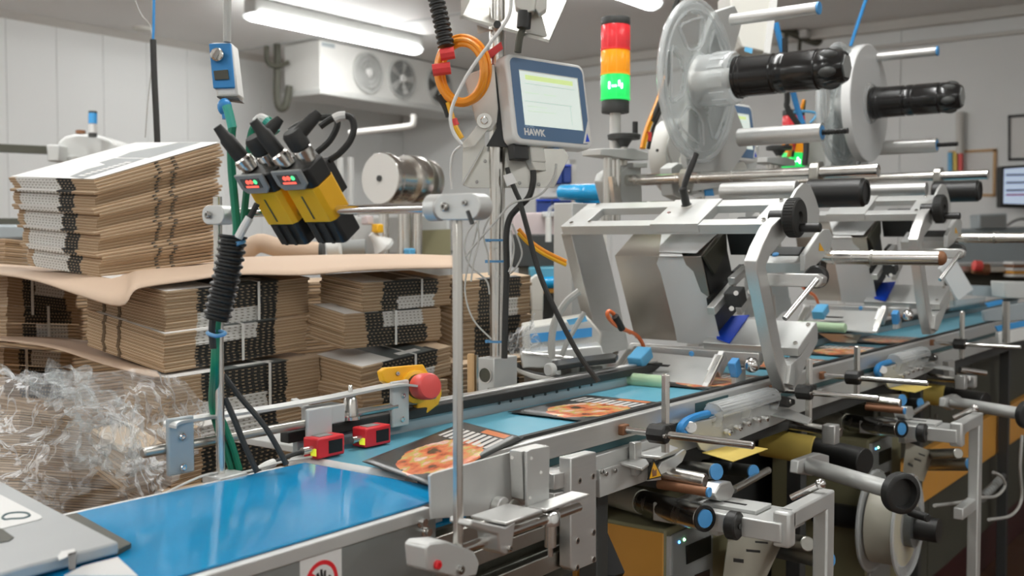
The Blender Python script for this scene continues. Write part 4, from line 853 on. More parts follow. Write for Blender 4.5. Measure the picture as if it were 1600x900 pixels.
# ================================================================ labelling head (built once, copied for the second station)
A_ = R(25.5); UX, UZ, UY = V((cos(A_), 0, sin(A_))), V((-sin(A_), 0, cos(A_))), V((0, 1, 0))
N0 = W(1205, 350, Y=1.5)
def T(x, y, z): p = V((N0.x, 0, N0.z)) + UX * x + UZ * z; p.y = y; return p
def loc(p): q = p - V((N0.x, 0, N0.z)); return q.dot(UX), p.y, q.dot(UZ)
def LZ(u, v, z): return loc(WP(u, v, T(0, 0, z), UZ))       # picture point on a plane parallel to the top frame
def LX(u, v, x): return loc(WP(u, v, T(x, 0, 0), UX))       # ... on a plane parallel to the head's front
def tbox(x0, x1, y0, y1, z0, z1, mb=None): return (mb or MB()).obox(T(x0, y0, z0), UX * (x1 - x0), UY * (y1 - y0), UZ * (z1 - z0))
lh = thing('labelling_machine', 'front labelling head with clear reel disc, black mandrel and tilted aluminium frame', 'labelling machine', T(.1, 1.9, -.6), 'labelling heads above the conveyor')
YA, YB = 1.5, 2.385
tf = ob('top_frame', tbox(0, .048, YA, YB, -.038, 0), 'alu_matt', lh, .002)
ob('frame_bar', tbox(.168, .225, YA, YB, -.03, 0), 'alu_matt', tf, .002)
y1, y2, y3, y4 = LZ(1108, 338, 0)[1], LZ(1097, 348, 0)[1], LZ(1022, 345, 0)[1], LZ(1035, 326, 0)[1]
ob('frame_end', tbox(.048, .168, YB - .10, YB, -.03, 0), 'alu_matt', tf, .002); ob('frame_end', tbox(.048, .168, YA, YA + .075, -.03, 0), 'alu_matt', tf, .002)
ob('centre_plate', tbox(-.002, .225, LZ(1096, 346, 0)[1], LZ(1022, 346, 0)[1], -.03, .006), 'alu_matt', tf, .002)
for x, y in ((.022, YB - .04), (.03, YB - .12), (.2, YB - .06), (.20, YA + .04), (.03, YA + .04), (.10, LZ(1056, 325, 0)[1])): bolt(tf, T(x, y, .001), UZ, .008, 'chrome', 'screw')
# clamp lever on the centre plate
lv = W(1072, 322, Y=LZ(1070, 322, 0)[1]); lp = T(*LZ(1073, 323, .006))
l_ = ob('clamp_lever', MB().lathe(lp, UZ, [(0, .02), (.008, .02), (.01, .016), (.06, .015), (.075, .016), (.08, .012)], 16), 'black', lh)
ob('lever_ring', MB().cyl(lp, lp + UZ * .008, .021), 'steel', l_); ob('lever_handle', MB().tube([lp + UZ * .07, lp + UZ * .09 + V((.02, -.01, .03)), lp + UZ * .1 + V((.06, -.03, .11))], [.011, .012, .012, .013, .012], 10), 'black', l_)
# legs
ob('near_leg', MB().prism([W(u, v, Y=1.47) for u, v in ((1206, 354), (1243, 318), (1248, 344), (1224, 376), (1203, 400), (1197, 416), (1222, 546), (1241, 606), (1227, 612), (1213, 570), (1184, 428), (1182, 408), (1190, 386))], (0, .045, 0)), 'alu', lh, .003)
ob('far_leg', MB().prism([W(u, v, Y=2.35) for u, v in ((892, 364), (942, 364), (966, 462), (982, 545), (962, 548), (938, 560), (932, 522))], (0, .05, 0)), 'alu', lh, .003)
ob('far_leg_flange', MB().prism([W(u, v, Y=2.34) for u, v in ((935, 516), (978, 520), (984, 545), (960, 550), (940, 566))], (0, .07, 0)), 'alu', lh, .002)
# stainless label box in the middle
pb = W(1095, 401, Y=1.78); bx, by0, bz = loc(pb); by1 = LX(961, 402, bx)[1]; bzb = LX(1126, 537, bx)[2]; bxd = loc(W(1131, 365, Y=1.78))[0]
cv = ob('label_cover', MB().prism([T(bx, by0, bz), T(bx, by0, bzb), T(bx + .006, by0, bzb), T(bx + .006, by0, bz - .006), T(bxd, by0, bz + .012), T(bxd, by0, bz + .02)], UY * (by1 - by0)), 'cover_steel', lh, .001)
ob('cover_end', MB().prism([T(bx + .006, by1 - .004, bz), T(bx + .006, by1 - .004, bzb), T(bx + .10, by1 - .004, bzb + .05), T(bxd, by1 - .004, bz + .01)], UY * .004), 'steel_dull', cv)
ob('cavity_shade', tbox(bx + .03, bxd + .02, by0 + .01, by1 - .01, bzb + .03, bz - .01), 'dark', lh)  # dark filling stands in for shade inside the label cover
ob('cavity_side', MB().prism([T(bx + .008, by0, bz - .004), T(bx + .055, by0, bz - .10), T(bxd - .02, by0, bz - .06), T(bxd, by0, bz + .008)], -UY * .012), 'dark_olive', lh)
ob('recess_shade', tbox(bxd - .02, bxd + .10, by0 - .17, by0 - .02, bz - .085, bz + .02), 'black', lh, .003)  # solid black block paints the shaded hollow below the top frame
wl_ = [(1029, 402), (1067, 402), (1072, 414), (1083, 424), (1095, 456), (1109, 466), (1116, 492), (1126, 533), (1115, 539), (1058, 535), (1054, 512), (1032, 426), (1026, 412)]
ob('label_sheet', MB().prism([T(bx - .0015, *LX(u, v, bx - .0015)[1:]) for u, v in wl_], UX * .001), 'label_white', lh)
def paperpatch(px_): return MB().prism([T(*LZ(u, v, bz + .008)) for u, v in px_], UZ * .002)
ob('label_sheet', paperpatch(((1031, 396), (1046, 392), (1052, 393), (1065, 396), (1067, 401), (1030, 401))), 'paper', lh)
ob('label_web', MB().prism([T(*LZ(u, v, bz + .016)) for u, v in ((1034, 364), (1122, 364), (1088, 396), (1030, 394))], UZ * .002), 'label_white', lh)
# peel beam, plate, roller
pm = W(1190, 560, Y=1.60); mx, my, mz = loc(pm)
ob('peel_beam', MB().cyl(pm, V((pm.x, LX(985, 545, mx)[1], pm.z)), .026, n=20, ch=.004), 'alu', lh)
pc_ = W(1102, 607, Y=1.66); qx, qy, qz = loc(pc_); y_l = loc(W(985, 560, X=pc_.x + .05))[1]
pp_ = [W(1102, 608, Y=1.66), W(1039, 600, Y=1.83), W(968, 592, Y=2.06), W(992, 548, Y=2.12), W(1120, 560, Y=1.70)]
ob('peel_plate', MB().prism(pp_, (0, 0, -.006)), 'alu_matt', lh)
ob('beam_plate', MB().prism([W(u, v, X=pm.x - .03) for u, v in ((988, 539), (1186, 552), (1186, 566), (988, 552))], (.05, 0, .0)), 'alu', lh, .003)
gr = [W(963, 590, Y=2.02), W(1034, 598, Y=1.80)]; gm = (gr[0].x + gr[1].x) / 2; gz = (gr[0].z + gr[1].z) / 2
ob('green_roller', MB().cyl((gm, gr[0].y + .02, gz), (gm, gr[1].y, gz), .024, ch=.003), 'green_roll', lh)
for (u0, v0, u1, v1, Y, nm) in ((992, 540, 958, 590, 2.08, 'far_lever'), (1132, 548, 1104, 606, 1.66, 'near_lever')):
    a_, b_ = W(u0, v0, Y=Y), W(u1, v1, Y=Y); d_ = (b_ - a_); s_ = d_.normalized().cross(UY).normalized()
    o_ = ob(nm, MB().obox(a_, d_, UY * .022, s_ * .02), 'alu', lh, .002); ob('lever_inset', MB().obox(a_ + d_ * .12 - UY * .002, d_ * .75, UY * .026, s_ * .008), 'steel_dull', o_)
    ob('lever_block', MB().obox(a_ + s_ * .02, d_ * .45, UY * .045, s_ * .035), 'alu_matt', o_, .002)
bs_ = W(998, 568, Y=1.98); bl = ob('blue_sensor', MB().obox(W(983, 575, Y=2.0), UX * .085, -UY * .06, UZ * .045), 'sky_blue', lh, .004)
ob('sensor_gap', MB().obox(W(1012, 571, Y=1.95), UY * .012, -UY * .085, V((.02, 0, .006))), 'black', bl)
ob('sensor_cable', MB().tube(Ws([(1009, 553), (1003, 535), (992, 522), (975, 515), (958, 505), (949, 492), (952, 486), (960, 492), (968, 508), (985, 520)], Y=2.03), .0075, 8), 'orange_bright', bl)
ob('cable_knot', MB().tube(Ws([(961, 494), (967, 505), (972, 514)], Y=2.02), .013, 8), 'black_rubber', bl)
ob('blue_sponge', MB().obox(W(1141, 590, Y=1.62), UX * .04, -UY * .03, UZ * .06), 'cap_blue', lh, .004)
ob('beam_knob', MB().sph(W(1175, 570, Y=1.56), .028), 'chrome', lh)
ob('blue_tag', MB().lathe(W(1081, 552, Y=1.78), -UX, [(0, .010), (.006, .010)], 12), 'cap_blue', lh)
ob('mount_foot', MB().obox(W(1142, 600, Y=1.62), V((.08, 0, .0)), -UY * .02, V((0, 0, .05))), 'light_grey', lh, .003)
# tilted table block by the near leg
B0 = W(1276, 503, Y=1.45); x1_, _, z1_ = loc(B0); x0_ = loc(W(1247, 545, Y=1.45))[0]
yf = LZ(1168, 497, z1_)[1]
tb = ob('table_block', tbox(x0_, x1_, 1.45, yf + .1, z1_ - .035, z1_), 'alu_matt', lh, .003)
for u, v in ((1263, 508), (1243, 537)): p = T(*LZ(u, v, z1_)); bolt(tb, p, UZ, .008, 'steel', 'screw')
ob('blue_strip', MB().prism([T(*LZ(u, v, z1_ + .003)) for u, v in ((1120, 496), (1171, 493), (1140, 537), (1120, 530))], UZ * .003), 'deep_blue', lh)
ob('block_strut', MB().prism([W(u, v, Y=1.455) for u, v in ((1278, 512), (1278, 534), (1242, 604), (1232, 600), (1236, 570), (1252, 556))], (0, .04, 0)), 'alu_matt', lh, .002)
# linkage bars seen behind the label sheet
for (u0, v0, u1, v1, Y, w, mt) in ((1118, 492, 1152, 452, 1.72, .03, 'alu'), (1150, 446, 1172, 426, 1.70, .03, 'alu'), (1112, 478, 1142, 450, 1.76, .018, 'black'), (1152, 435, 1164, 424, 1.74, .02, 'black'), (1160, 492, 1180, 462, 1.66, .022, 'alu')):
    a_, b_ = W(u0, v0, Y=Y), W(u1, v1, Y=Y); ob('linkage_bar', MB().obox(a_, b_ - a_, UY * w, (b_ - a_).normalized().cross(UY) * .03), mt, lh, .002)
ob('linkage_block', tbox(*[loc(W(1140, 470, Y=1.7))[0] + q for q in (0, .06)], 1.66, 1.72, loc(W(1140, 470, Y=1.7))[2] - .03, loc(W(1140, 470, Y=1.7))[2] + .03), 'dark', lh, .003)
for u, v in ((1150, 458), (1143, 482), (1172, 456)): ob('linkage_pin', MB().cyl(W(u, v, Y=1.655), W(u, v, Y=1.68), .009), 'chrome', lh)
# drive housing with dark slot, arm and guide rod by the near leg
g0 = W(1258, 411, Y=1.42); gx, gy, gz_ = loc(g0); gx2 = loc(W(1276, 378, Y=1.42))[0]
dh = ob('drive_housing', tbox(gx, gx2, 1.42, 1.64, gz_ - .045, gz_), 'alu_matt', lh, .003)
ob('dark_slot', tbox(gx2 - .07, gx2 - .005, 1.43, 1.62, gz_, gz_ + .004), 'dark', dh); p = T(*LZ(1212, 398, gz_ + .002)); ob('blue_dot', MB().lathe(p, UZ, [(0, .013), (.005, .011)], 14), 'cap_blue', dh)
ob('side_cheek', MB().prism([W(u, v, Y=1.40) for u, v in ((1258, 398), (1280, 366), (1288, 358), (1296, 358), (1301, 368), (1298, 392), (1270, 420), (1258, 424))], (0, .02, 0)), 'alu_matt', lh, .003)
ob('hazard_triangle', MB().prism([W(u, v, Y=1.398) for u, v in ((1281, 379), (1288, 392), (1280, 392))], (0, .001, 0)), 'yellow', lh, label='small yellow warning triangle')
ob('wheel_plate', MB().prism([W(u, v, Y=1.47) for u, v in ((1240, 372), (1238, 310), (1246, 296), (1256, 286), (1266, 288), (1275, 310), (1281, 330), (1279, 352), (1270, 370))], (0, .012, 0)), 'alu_matt', lh, .002)
a0, a1 = W(1198, 432, Y=1.50), W(1286, 430, X=W(1198, 432, Y=1.50).x)
ob('support_arm', MB().prism([V((a0.x, y, a0.z + z)) for y, z in ((1.50, .012), (a1.y + .02, .012), (a1.y, 0), (a1.y + .004, -.022), (a1.y + .02, -.034), (1.50, -.034))], (.045, 0, 0)), 'alu', lh, .004)
ob('pivot_roller', MB().cyl(V((a0.x + .055, a1.y + .05, a0.z)), V((a0.x + .09, a1.y + .05, a0.z)), .04, ch=.006), 'black', lh)
s0, s1 = W(1276, 437, Y=a1.y + .01), W(1226, 498, Y=a1.y + .06); ob('guide_rod', MB().cyl(s0, s1, .0095), 'chrome', lh)
rp, rq = rodY(lh, 'guide_roller', 3.75, (1262, 401), (1470, 404), .0255, 'steel')
ob('roller_tip', MB().sph((3.75, rq.y, rq.z), .0252, sc=(1, .8, 1)), 'copper_brown', lh); ob('roller_collar', MB().ring((3.75, W(1366, 403, X=3.75).y, rp.z), (0, 1, 0), .028, .025, .01), 'steel_dull', lh)
ob('roller_hub', MB().cyl((3.75, rp.y - .005, rp.z - .035), (3.75, rp.y - .06, rp.z - .035), .035, ch=.006), 'black', lh)
# handwheel
hw = W(1247, 340, Y=1.42); wx, wz = hw.x, hw.z
w_ = ob('handwheel', MB().lathe((wx, 1.455, wz), (0, -1, 0), [(0, .062), (.004, .067), (.040, .067), (.044, .062), (.044, .022), (.034, .018), (.034, .002)], 36), 'black_rubber', lh)
ob('wheel_hub', MB().cyl((wx, 1.52, wz), (wx, 1.455, wz), .027), 'black', w_); ob('wheel_handle', MB().cyl((wx + .002, 1.412, wz - .035), (wx + .002, 1.34, wz - .035), .0165, ch=.003), 'black', w_)
for k in range(36): a = 2 * pi * k / 36; ob('knurl', MB().cbox((wx + .0672 * cos(a), 1.433, wz + .0672 * sin(a)), .004, .032, .004, Matrix.Rotation(-a, 3, 'Y')), 'black_rubber', w_)
# ---- upper carrier: main tube, clamps, rollers, mandrel and reel
XT = 4.29
mp, mq = rodY(lh, 'main_tube', XT, (968, 286), (1372, 262), .0265, 'steel'); MZ = mp.z
def yx(u, X): return W(u, 300, X=X).y
ob('tube_end_ring', MB().ring((XT, mq.y - .002, MZ), (0, 1, 0), .0275, .022, .006), 'chrome', lh)
for u, hgt in ((1282, .11), (1078, .10)):
    y = yx(u, XT); c_ = ob('tube_clamp', MB().prism([(XT + dx, y, MZ + dz) for dx, dz in ((-.034, .02), (-.02, .038), (.03, .05), (.045, .02), (.04, -.03), (.02, -.07), (-.01, -.075), (-.034, -.03))], (0, .04, 0)), 'steel_dull', lh, .004)
    bolt(c_, (XT - .012, y, MZ - .06), (0, -1, 0), .009)
ob('cast_bracket', MB().prism([W(u, v, Y=yx(1050, XT)) for u, v in ((1049, 262), (1060, 254), (1068, 256), (1075, 275), (1078, 318), (1052, 305), (1049, 285))], (0, .06, 0)), 'light_grey', lh, .004)
ob('rating_plate', MB().prism([W(u, v, Y=yx(1062, XT)) for u, v in ((1062, 300), (1072, 262), (1098, 268), (1108, 306), (1088, 308))], (0, .006, 0)), 'paper', lh)
for k in range(3): ob('plate_print', MB().prism([W(u, v, Y=yx(1062, XT) - .001) for u, v in ((1078, 284 + 6 * k), (1096, 285 + 6 * k), (1096, 287 + 6 * k), (1078, 286 + 6 * k))], (0, .0008, 0)), 'dark', lh)
ob('blue_tag_plate', MB().prism([W(u, v, Y=yx(1062, XT) - .01) for u, v in ((1100, 277), (1110, 275), (1116, 306), (1103, 306))], (0, .006, 0)), 'blue_tape', lh)
ob('carrier_plate', MB().prism([W(u, v, Y=2.30) for u, v in ((1072, 246), (1100, 252), (1150, 232), (1176, 262), (1150, 300), (1108, 306), (1072, 300))], (0, .02, 0)), 'light_grey', lh, .003)
rodY(lh, 'lower_roller', 4.12, (1128, 299), (1246, 296), .036, 'alu'); rodY(lh, 'lower_roller', 4.05, (1000, 322), (1120, 318), .018, 'steel')
bm0, bm1 = rodY(lh, 'rewind_mandrel', 4.2, (1262, 304), (1352, 299), .058, 'black', ch=.008); ob('mandrel_mouth', MB().ring((4.2, bm1.y - .001, bm1.z), (0, -1, 0), .05, .038, .004), 'black_rubber', lh)
for (u, v, X, r_) in ((1153, 215, 4.6, .042),):
    p_, q_ = rodY(lh, 'web_roller', X, (1155, 216), (1283, 206), r_, 'alu'); ob('roller_cap', MB().cyl((X, q_.y, q_.z), (X, q_.y - .006, q_.z), r_ * .78), 'cap_blue', lh)
    ob('cap_rim', MB().ring((X, q_.y - .006, q_.z), (0, 1, 0), r_, r_ * .78, .008), 'alu', lh); ob('stud', MB().tube([(X, q_.y - .004, q_.z), (X, q_.y - .06, q_.z), (X, q_.y - .12, q_.z)], .0135, 10, corr=.014), 'black', lh)
p_, q_ = rodY(lh, 'top_rod', 4.45, (1142, 31), (1278, 13), .0265, 'alu'); ob('rod_cap', MB().cyl((4.45, q_.y, q_.z), (4.45, q_.y - .008, q_.z), .0275), 'cap_blue', lh)
XM_ = 4.33; m0, m1 = W(1152, 122, X=XM_), W(1322, 103, X=XM_); mz = (m0.z + m1.z) / 2; Lm = m0.y - m1.y
mand = ob('mandrel', MB().lathe((XM_, m0.y, mz), (0, -1, 0), [(0, .085), (.004, .093), (.02, .093), (.022, .089), (.04, .089), (.042, .087), (Lm * .36, .086), (Lm * .37, .081), (Lm * .39, .081), (Lm * .40, .086), (Lm * .46, .086), (Lm * .47, .083), (Lm * .49, .083), (Lm * .50, .086), (Lm * .76, .085), (Lm * .77, .08), (Lm * .79, .084), (Lm * .86, .082), (Lm * .97, .068), (Lm, .060)], 40), 'black_gloss', lh)
for k in range(6): a = 2 * pi * k / 6 + .35; ob('finger_recess', MB().sph((XM_ + .068 * cos(a), m0.y - Lm * .88, mz + .068 * sin(a)), .024, sc=(1, 1.7, 1)), 'dark', mand)
ob('mandrel_end', MB().cyl((XM_, m1.y + .004, mz), (XM_, m1.y - .006, mz), .052, n=6), 'grey_plastic', mand)
# clear hub and reel disc
hy0, hy1 = W(1092, 130, X=XM_).y, m0.y
hub = ob('clear_hub', MB().lathe((XM_, hy0, mz), (0, -1, 0), [(0, .125), (.01, .128), (.02, .118), ((hy0 - hy1) * .55, .112), ((hy0 - hy1) * .56, .116), (hy0 - hy1 - .012, .116), (hy0 - hy1, .108)], 32, cap=False), 'clear', lh)
for k in range(18): a = 2 * pi * k / 18; y_ = hy1 + .02; ob('hub_rib', MB().cbox((XM_ + .118 * cos(a), y_ + .035, mz + .118 * sin(a)), .006, .07, .014, Matrix.Rotation(-a, 3, 'Y')), 'clear', hub)
RD = .355; dY_ = hy0
def disc_mesh():
    m = MB(); nr, na = 14, 90; rs = [.10 + (RD - .10) * i / nr for i in range(nr + 1)]
    idx = {}
    for i, r in enumerate(rs):
        for k in range(na): a = 2 * pi * k / na; idx[i, k] = len(m.v); m.v.append((XM_ + r * cos(a), dY_ + (.012 if i == nr else 0), mz + r * sin(a)))
    for i in range(nr):
        for k in range(na):
            a = (2 * pi * (k + .5) / na * 5 / (2 * pi)) % 1; rm = (rs[i] + rs[i + 1]) / 2
            hw_ = .36 * min(1, max(0, (rm - .125) / .05)) * (1 if rm < .29 else max(0, (.315 - rm) / .03))
            if .13 < rm < .31 and abs(a - .5) < hw_: continue
            m.f.append([idx[i, k], idx[i, (k + 1) % na], idx[i + 1, (k + 1) % na], idx[i + 1, k]]); m.m.append(0)
    return m
dk = ob('reel_disc', disc_mesh(), 'clear', lh); sm = dk.modifiers.new('s', 'SOLIDIFY'); sm.thickness = .012
ob('disc_rim', MB().tube([(XM_ + RD * cos(a), dY_, mz + RD * sin(a)) for a in [2 * pi * k / 40 for k in range(40)]], .011, 8, closed=True, sub=2), 'clear', dk)
ob('disc_bead', MB().tube([(XM_ + .315 * cos(a), dY_ - .006, mz + .315 * sin(a)) for a in [2 * pi * k / 40 for k in range(40)]], .005, 6, closed=True, sub=2), 'clear', dk)
ob('disc_web', MB().lathe((XM_, dY_ + .006, mz), (0, 1, 0), [(0, .10), (0, RD - .01), (.003, RD - .01), (.003, .10), (0, .10)], 48, cap=False), 'clear_thin', dk)
for k in range(5):
    ac = 2 * pi * (k + .5) / 5; cont = []
    for q in range(9): r_ = .15 + .135 * q / 8; cont.append((r_, ac - .36 * 2 * pi / 5 * min(1, (r_ - .125) / .05) * (.75 if q == 8 else 1)))
    for q in range(8, -1, -1): r_ = .15 + .135 * q / 8; cont.append((r_, ac + .36 * 2 * pi / 5 * min(1, (r_ - .125) / .05) * (.75 if q == 8 else 1)))
    ob('window_bead', MB().tube([(XM_ + r_ * cos(a), dY_ - .008, mz + r_ * sin(a)) for r_, a in cont], .006, 6, closed=True, sub=2), 'clear', dk)
ob('axle', MB().cyl((XM_, hy0 + .04, mz), (XM_, m0.y, mz), .045), 'light_grey', lh)
ob('reel_arm', MB().prism([W(u, v, Y=hy0 + .04) for u, v in ((1082, 300), (1072, 245), (1080, 120), (1118, 18), (1148, 8), (1160, 34), (1134, 130), (1162, 200), (1168, 232), (1128, 292))], (0, .03, 0)), 'light_grey', lh, .004)
# back plate, cabinet side and second drum behind the reel
yb_ = hy0 + .20
ob('back_plate', MB().prism([W(u, v, Y=yb_) for u, v in ((1078, 300), (1092, 248), (1108, 262), (1150, 255), (1188, 225), (1175, 305))], (0, .03, 0)), 'light_grey', lh, .004)
YE = 2.62
ob('far_column', MB().box((3.92, YE, BZ - .02), (4.06, YE + .1, W(960, 320, Y=YE).z)), 'light_grey', lh, .004)
for u in (949, 963): p = W(u, 320, Y=YE - .05); ob('column_tube', MB().cyl((p.x, YE - .05, p.z - .1), (p.x, YE - .05, W(u, 236, Y=YE - .05).z), .02), 'steel', lh)
ob('column_head', MB().prism([W(u, v, Y=YE - .09) for u, v in ((939, 232), (990, 232), (1013, 238), (1013, 250), (990, 250), (939, 242))], (0, .1, 0)), 'light_grey', lh, .003)
ob('column_collar', MB().prism([W(u, v, Y=YE - .09) for u, v in ((990, 254), (1012, 254), (1012, 262), (990, 262))], (0, .1, 0)), 'light_grey', lh, .003)
ob('column_casting', MB().prism([W(u, v, Y=YE - .06) for u, v in ((962, 282), (966, 270), (980, 260), (1002, 258), (1004, 320), (972, 320))], (0, .12, 0)), 'light_grey', lh, .006)
ob('leaning_bars', MB().prism([W(u, v, Y=YE - .12) for u, v in ((956, 276), (962, 276), (974, 322), (962, 322))], (0, .02, 0)), 'steel', lh)
whc = W(975, 218, Y=YE - .05)
ob('spindle', MB().cyl((whc.x, whc.y, whc.z - .12), (whc.x, whc.y, whc.z), .016), 'steel_dull', lh)
ow = ob('height_wheel', MB().lathe(whc + V((0, 0, -.035)), (0, 0, 1), [(0, .018), (.02, .03), (.032, .04), (.036, .075), (.056, .078), (.06, .07), (.058, .02)], 30), 'dark', lh)
ob('wheel_handle', MB().cyl(whc + V((.05, -.03, .02)), whc + V((.05, -.03, .085)), .013), 'black', ow)
cc = ob('round_cover', MB().lathe(W(1042, 245, Y=YE + .1), (0, -1, 0), [(0, .19), (.03, .195), (.10, .195), (.11, .185), (.11, .01)], 36), 'white_plastic', lh)
ob('cover_hole', MB().cyl(W(1027, 235, Y=YE - .012), W(1027, 235, Y=YE - .016), .008), 'dark', cc)
ob('cover_wires', MB().tube(Ws([(1052, 200), (1043, 222), (1044, 240), (1052, 260)], Y=YE - .08), .005, 8), 'grey_cable', lh)
for i, (o_, mt_) in enumerate(((0, 'orange_cable'), (4, 'yellow'), (11, 'black_rubber'))):
    ob('drop_cable', MB().tube(Ws([(1040 + o_ * .3, 120), (1026 + o_, 160), (1010 + o_, 200), (1002 + o_, 232)], Y=YE - .02), .009, 8), mt_, lh)
ob('red_wrap', MB().tube(Ws([(1013, 207), (1012, 220)], Y=YE - .02), .018, 8), 'red_tape', lh)

lh2 = copy_tree(lh, None, (1.8, 0, .075), 'rear labelling head with black mandrel, behind the front head and nearer the wall monitor')
ob('label_roll', MB().lathe(V((XM_, m0.y + .07, mz)) + V((1.8, 0, .075)), (0, -1, 0), [(0, .33), (.004, .335), (.05, .335), (.054, .33), (.054, .09)], 48), 'label_white', lh2, label='large white label roll behind the mandrel').matrix_parent_inverse = Matrix.Translation(-V(lh2.location))
ob('label_flap', MB().prism([W(u, v, Y=1.78) for u, v in ((1280, 521), (1346, 523), (1338, 536), (1300, 533))], (0, 0, -.002)), 'kraft_light', lh2, label='cream label flap peeling over the green roller')
# ================================================================ near side of the labelling conveyor
DX = V((1.8, 0, 0))
def guide_arm(label, X, a, b, cl, vtop, vbot, r=.0105, z=None):
    """cross rod a-b at station X, black clamp at picture column cl with an upright hexagonal post"""
    t = thing('guide_arm', label, 'guide arm', (X, 1.5, BZ - .15), 'rod and clamp guide arms along the conveyor')
    p, q = rodY(t, 'rod', X, a, b, r, 'chrome', z)
    yc = W(cl[0], cl[1], X=X).y; zc = p.z
    c = ob('clamp', MB().lathe((X, yc + .03, zc), (0, -1, 0), [(0, .024), (.004, .027), (.052, .027), (.056, .023)], 10), 'black', t, .002); bolt(c, (X - .02, yc - .027, zc), (-.3, -1, 0), .007)
    ob('clamp_neck', MB().cbox((X + .03, yc, zc + .004), .05, .045, .04), 'black', c, .004)
    zt2, zb2 = W(cl[0], vtop, X=X + .035).z, W(cl[0], vbot, X=X + .035).z
    ob('post', MB().lathe((X + .035, yc, zb2), (0, 0, 1), [(0, .013), (zt2 - zb2 - .004, .013), (zt2 - zb2, .009)], 6), 'steel', t, .001)
    ob('end_fitting', MB().cbox((X, p.y + .01, zc), .035, .05, .03), 'copper_brown', t, .004)
    return t
def arm_at(st, en, cl, v0, v1, label): return guide_arm(label, W(*st, Y=1.535).x, st, en, cl, v0, v1)
arm_at((972, 669), (1178, 698), (1030, 676), 583, 705, 'guide arm nearest the camera, its rod pointing right beside the warning triangle')
arm_at((1205, 604), (1373, 627), (1258, 611), 559, 660, 'guide arm in front of the front labelling head\'s leg foot')
arm_at((1283, 581), (1450, 605), (1334, 589), 540, 615, 'guide arm with tall post beyond the slanted leg of the front labelling head')
arm_at((1455, 532), (1595, 546), (1500, 537), 486, 560, 'guide arm at the right edge with its rod running out under the second head')
# support bracket with warning triangle
sbk = thing('rail_bracket', 'horn-shaped rail bracket carrying a yellow hand warning triangle', 'bracket', W(1010, 750, Y=1.5))
ob('horn_plate', MB().prism([W(u, v, Y=1.47) for u, v in ((1012, 752), (1022, 744), (1034, 722), (1056, 712), (1070, 702), (1073, 706), (1066, 722), (1052, 734), (1032, 742), (1034, 750))], (0, .008, 0)), 'alu', sbk, .002)
ob('shelf_plate', MB().prism([W(u, v, Z=.83) for u, v in ((934, 718), (1003, 736), (1014, 728), (1006, 716), (960, 710))], (0, 0, .008)), 'alu', sbk, .002)
ob('shelf_plate', MB().prism([W(u, v, Z=.84) for u, v in ((975, 712), (1032, 718), (1060, 704), (1040, 696))], (0, 0, .008)), 'alu', sbk, .002)
ob('riser', MB().prism([W(u, v, Y=1.5) for u, v in ((992, 692), (1003, 690), (1003, 740), (993, 744))], (0, .02, 0)), 'alu', sbk, .002)
tri = ob('warning_triangle', MB().prism([W(u, v, Y=1.465) for u, v in ((1022, 718), (1035, 745), (1013, 750))], (0, .004, 0)), 'black', sbk, label='yellow triangle with a black hand symbol')
ob('yellow_field', MB().prism([W(u, v, Y=1.464) for u, v in ((1022, 722), (1033, 743.5), (1015, 748))], (0, .002, 0)), 'yellow', tri)
ob('hand_symbol', MB().prism([W(u, v, Y=1.463) for u, v in ((1020, 745), (1019, 736), (1021, 732), (1023, 736), (1026, 733), (1026, 743))], (0, .001, 0)), 'copper_brown', tri)
for u, v in ((940, 737), (946, 740), (960, 735)): bolt(sbk, W(u, v, Y=1.51), (0, -1, 0), .007)
ob('back_web', MB().box((W(935, 740, Y=1.52).x, 1.515, .76), (W(1010, 740, Y=1.52).x, 1.53, .835)), 'alu_matt', sbk, .002)
# side belt drive under a clear half-round guard
sd_ = thing('side_drive', 'small side belt drive with clear half-round guard beside the front labelling head', 'belt drive', W(1150, 690, Y=1.5), 'side belt drives along the conveyor')
ob('mount_plate', MB().prism([W(u, v, Y=1.485) for u, v in ((1076, 668), (1082, 661), (1115, 654), (1215, 628), (1240, 622), (1243, 648), (1216, 662), (1156, 686), (1153, 690), (1112, 709), (1096, 703))], (0, .012, 0)), 'alu_matt', sd_, .002)
ob('under_rail', MB().prism([W(u, v, Y=1.50) for u, v in ((1152, 688), (1216, 664), (1218, 670), (1156, 696))], (0, .04, 0)), 'black', sd_)
ob('blue_belt', MB().tube(Ws([(1115, 645), (1092, 650), (1076, 656), (1066, 664), (1063, 674), (1072, 680)], Y=1.50), .013, 8), 'blue', sd_)
ob('pulley', MB().cyl(W(1080, 668, Y=1.53), W(1080, 668, Y=1.48), .018, ch=.002), 'alu', sd_)
for u, v in ((1132, 674), (1148, 667), (1162, 660), (1178, 655), (1190, 653)):
    k_ = ob('thumb_screw', MB().lathe(W(u, v, Y=1.485), (-.2, -1, 0), [(0, .007), (.008, .007), (.009, .011), (.024, .011), (.026, .008)], 12), 'chrome', sd_)
g0_, g1_ = W(1117, 642, Y=1.475), W(1207, 617, Y=1.475); gzc = (g0_.z + g1_.z) / 2 - .01
arc = [(1.475 + .006 - .034 * cos(a), gzc + .034 * sin(a)) for a in [pi * k / 10 - .15 for k in range(11)]]
m = MB()
for i in range(10):
    (ya, za), (yb2, zb3) = arc[i], arc[i + 1]; m.add([(g0_.x, ya, za), (g1_.x, ya, za), (g1_.x, yb2, zb3), (g0_.x, yb2, zb3)], [(0, 1, 2, 3)])
gu = ob('clear_guard', m, 'clear', sd_); so_ = gu.modifiers.new('s', 'SOLIDIFY'); so_.thickness = .004
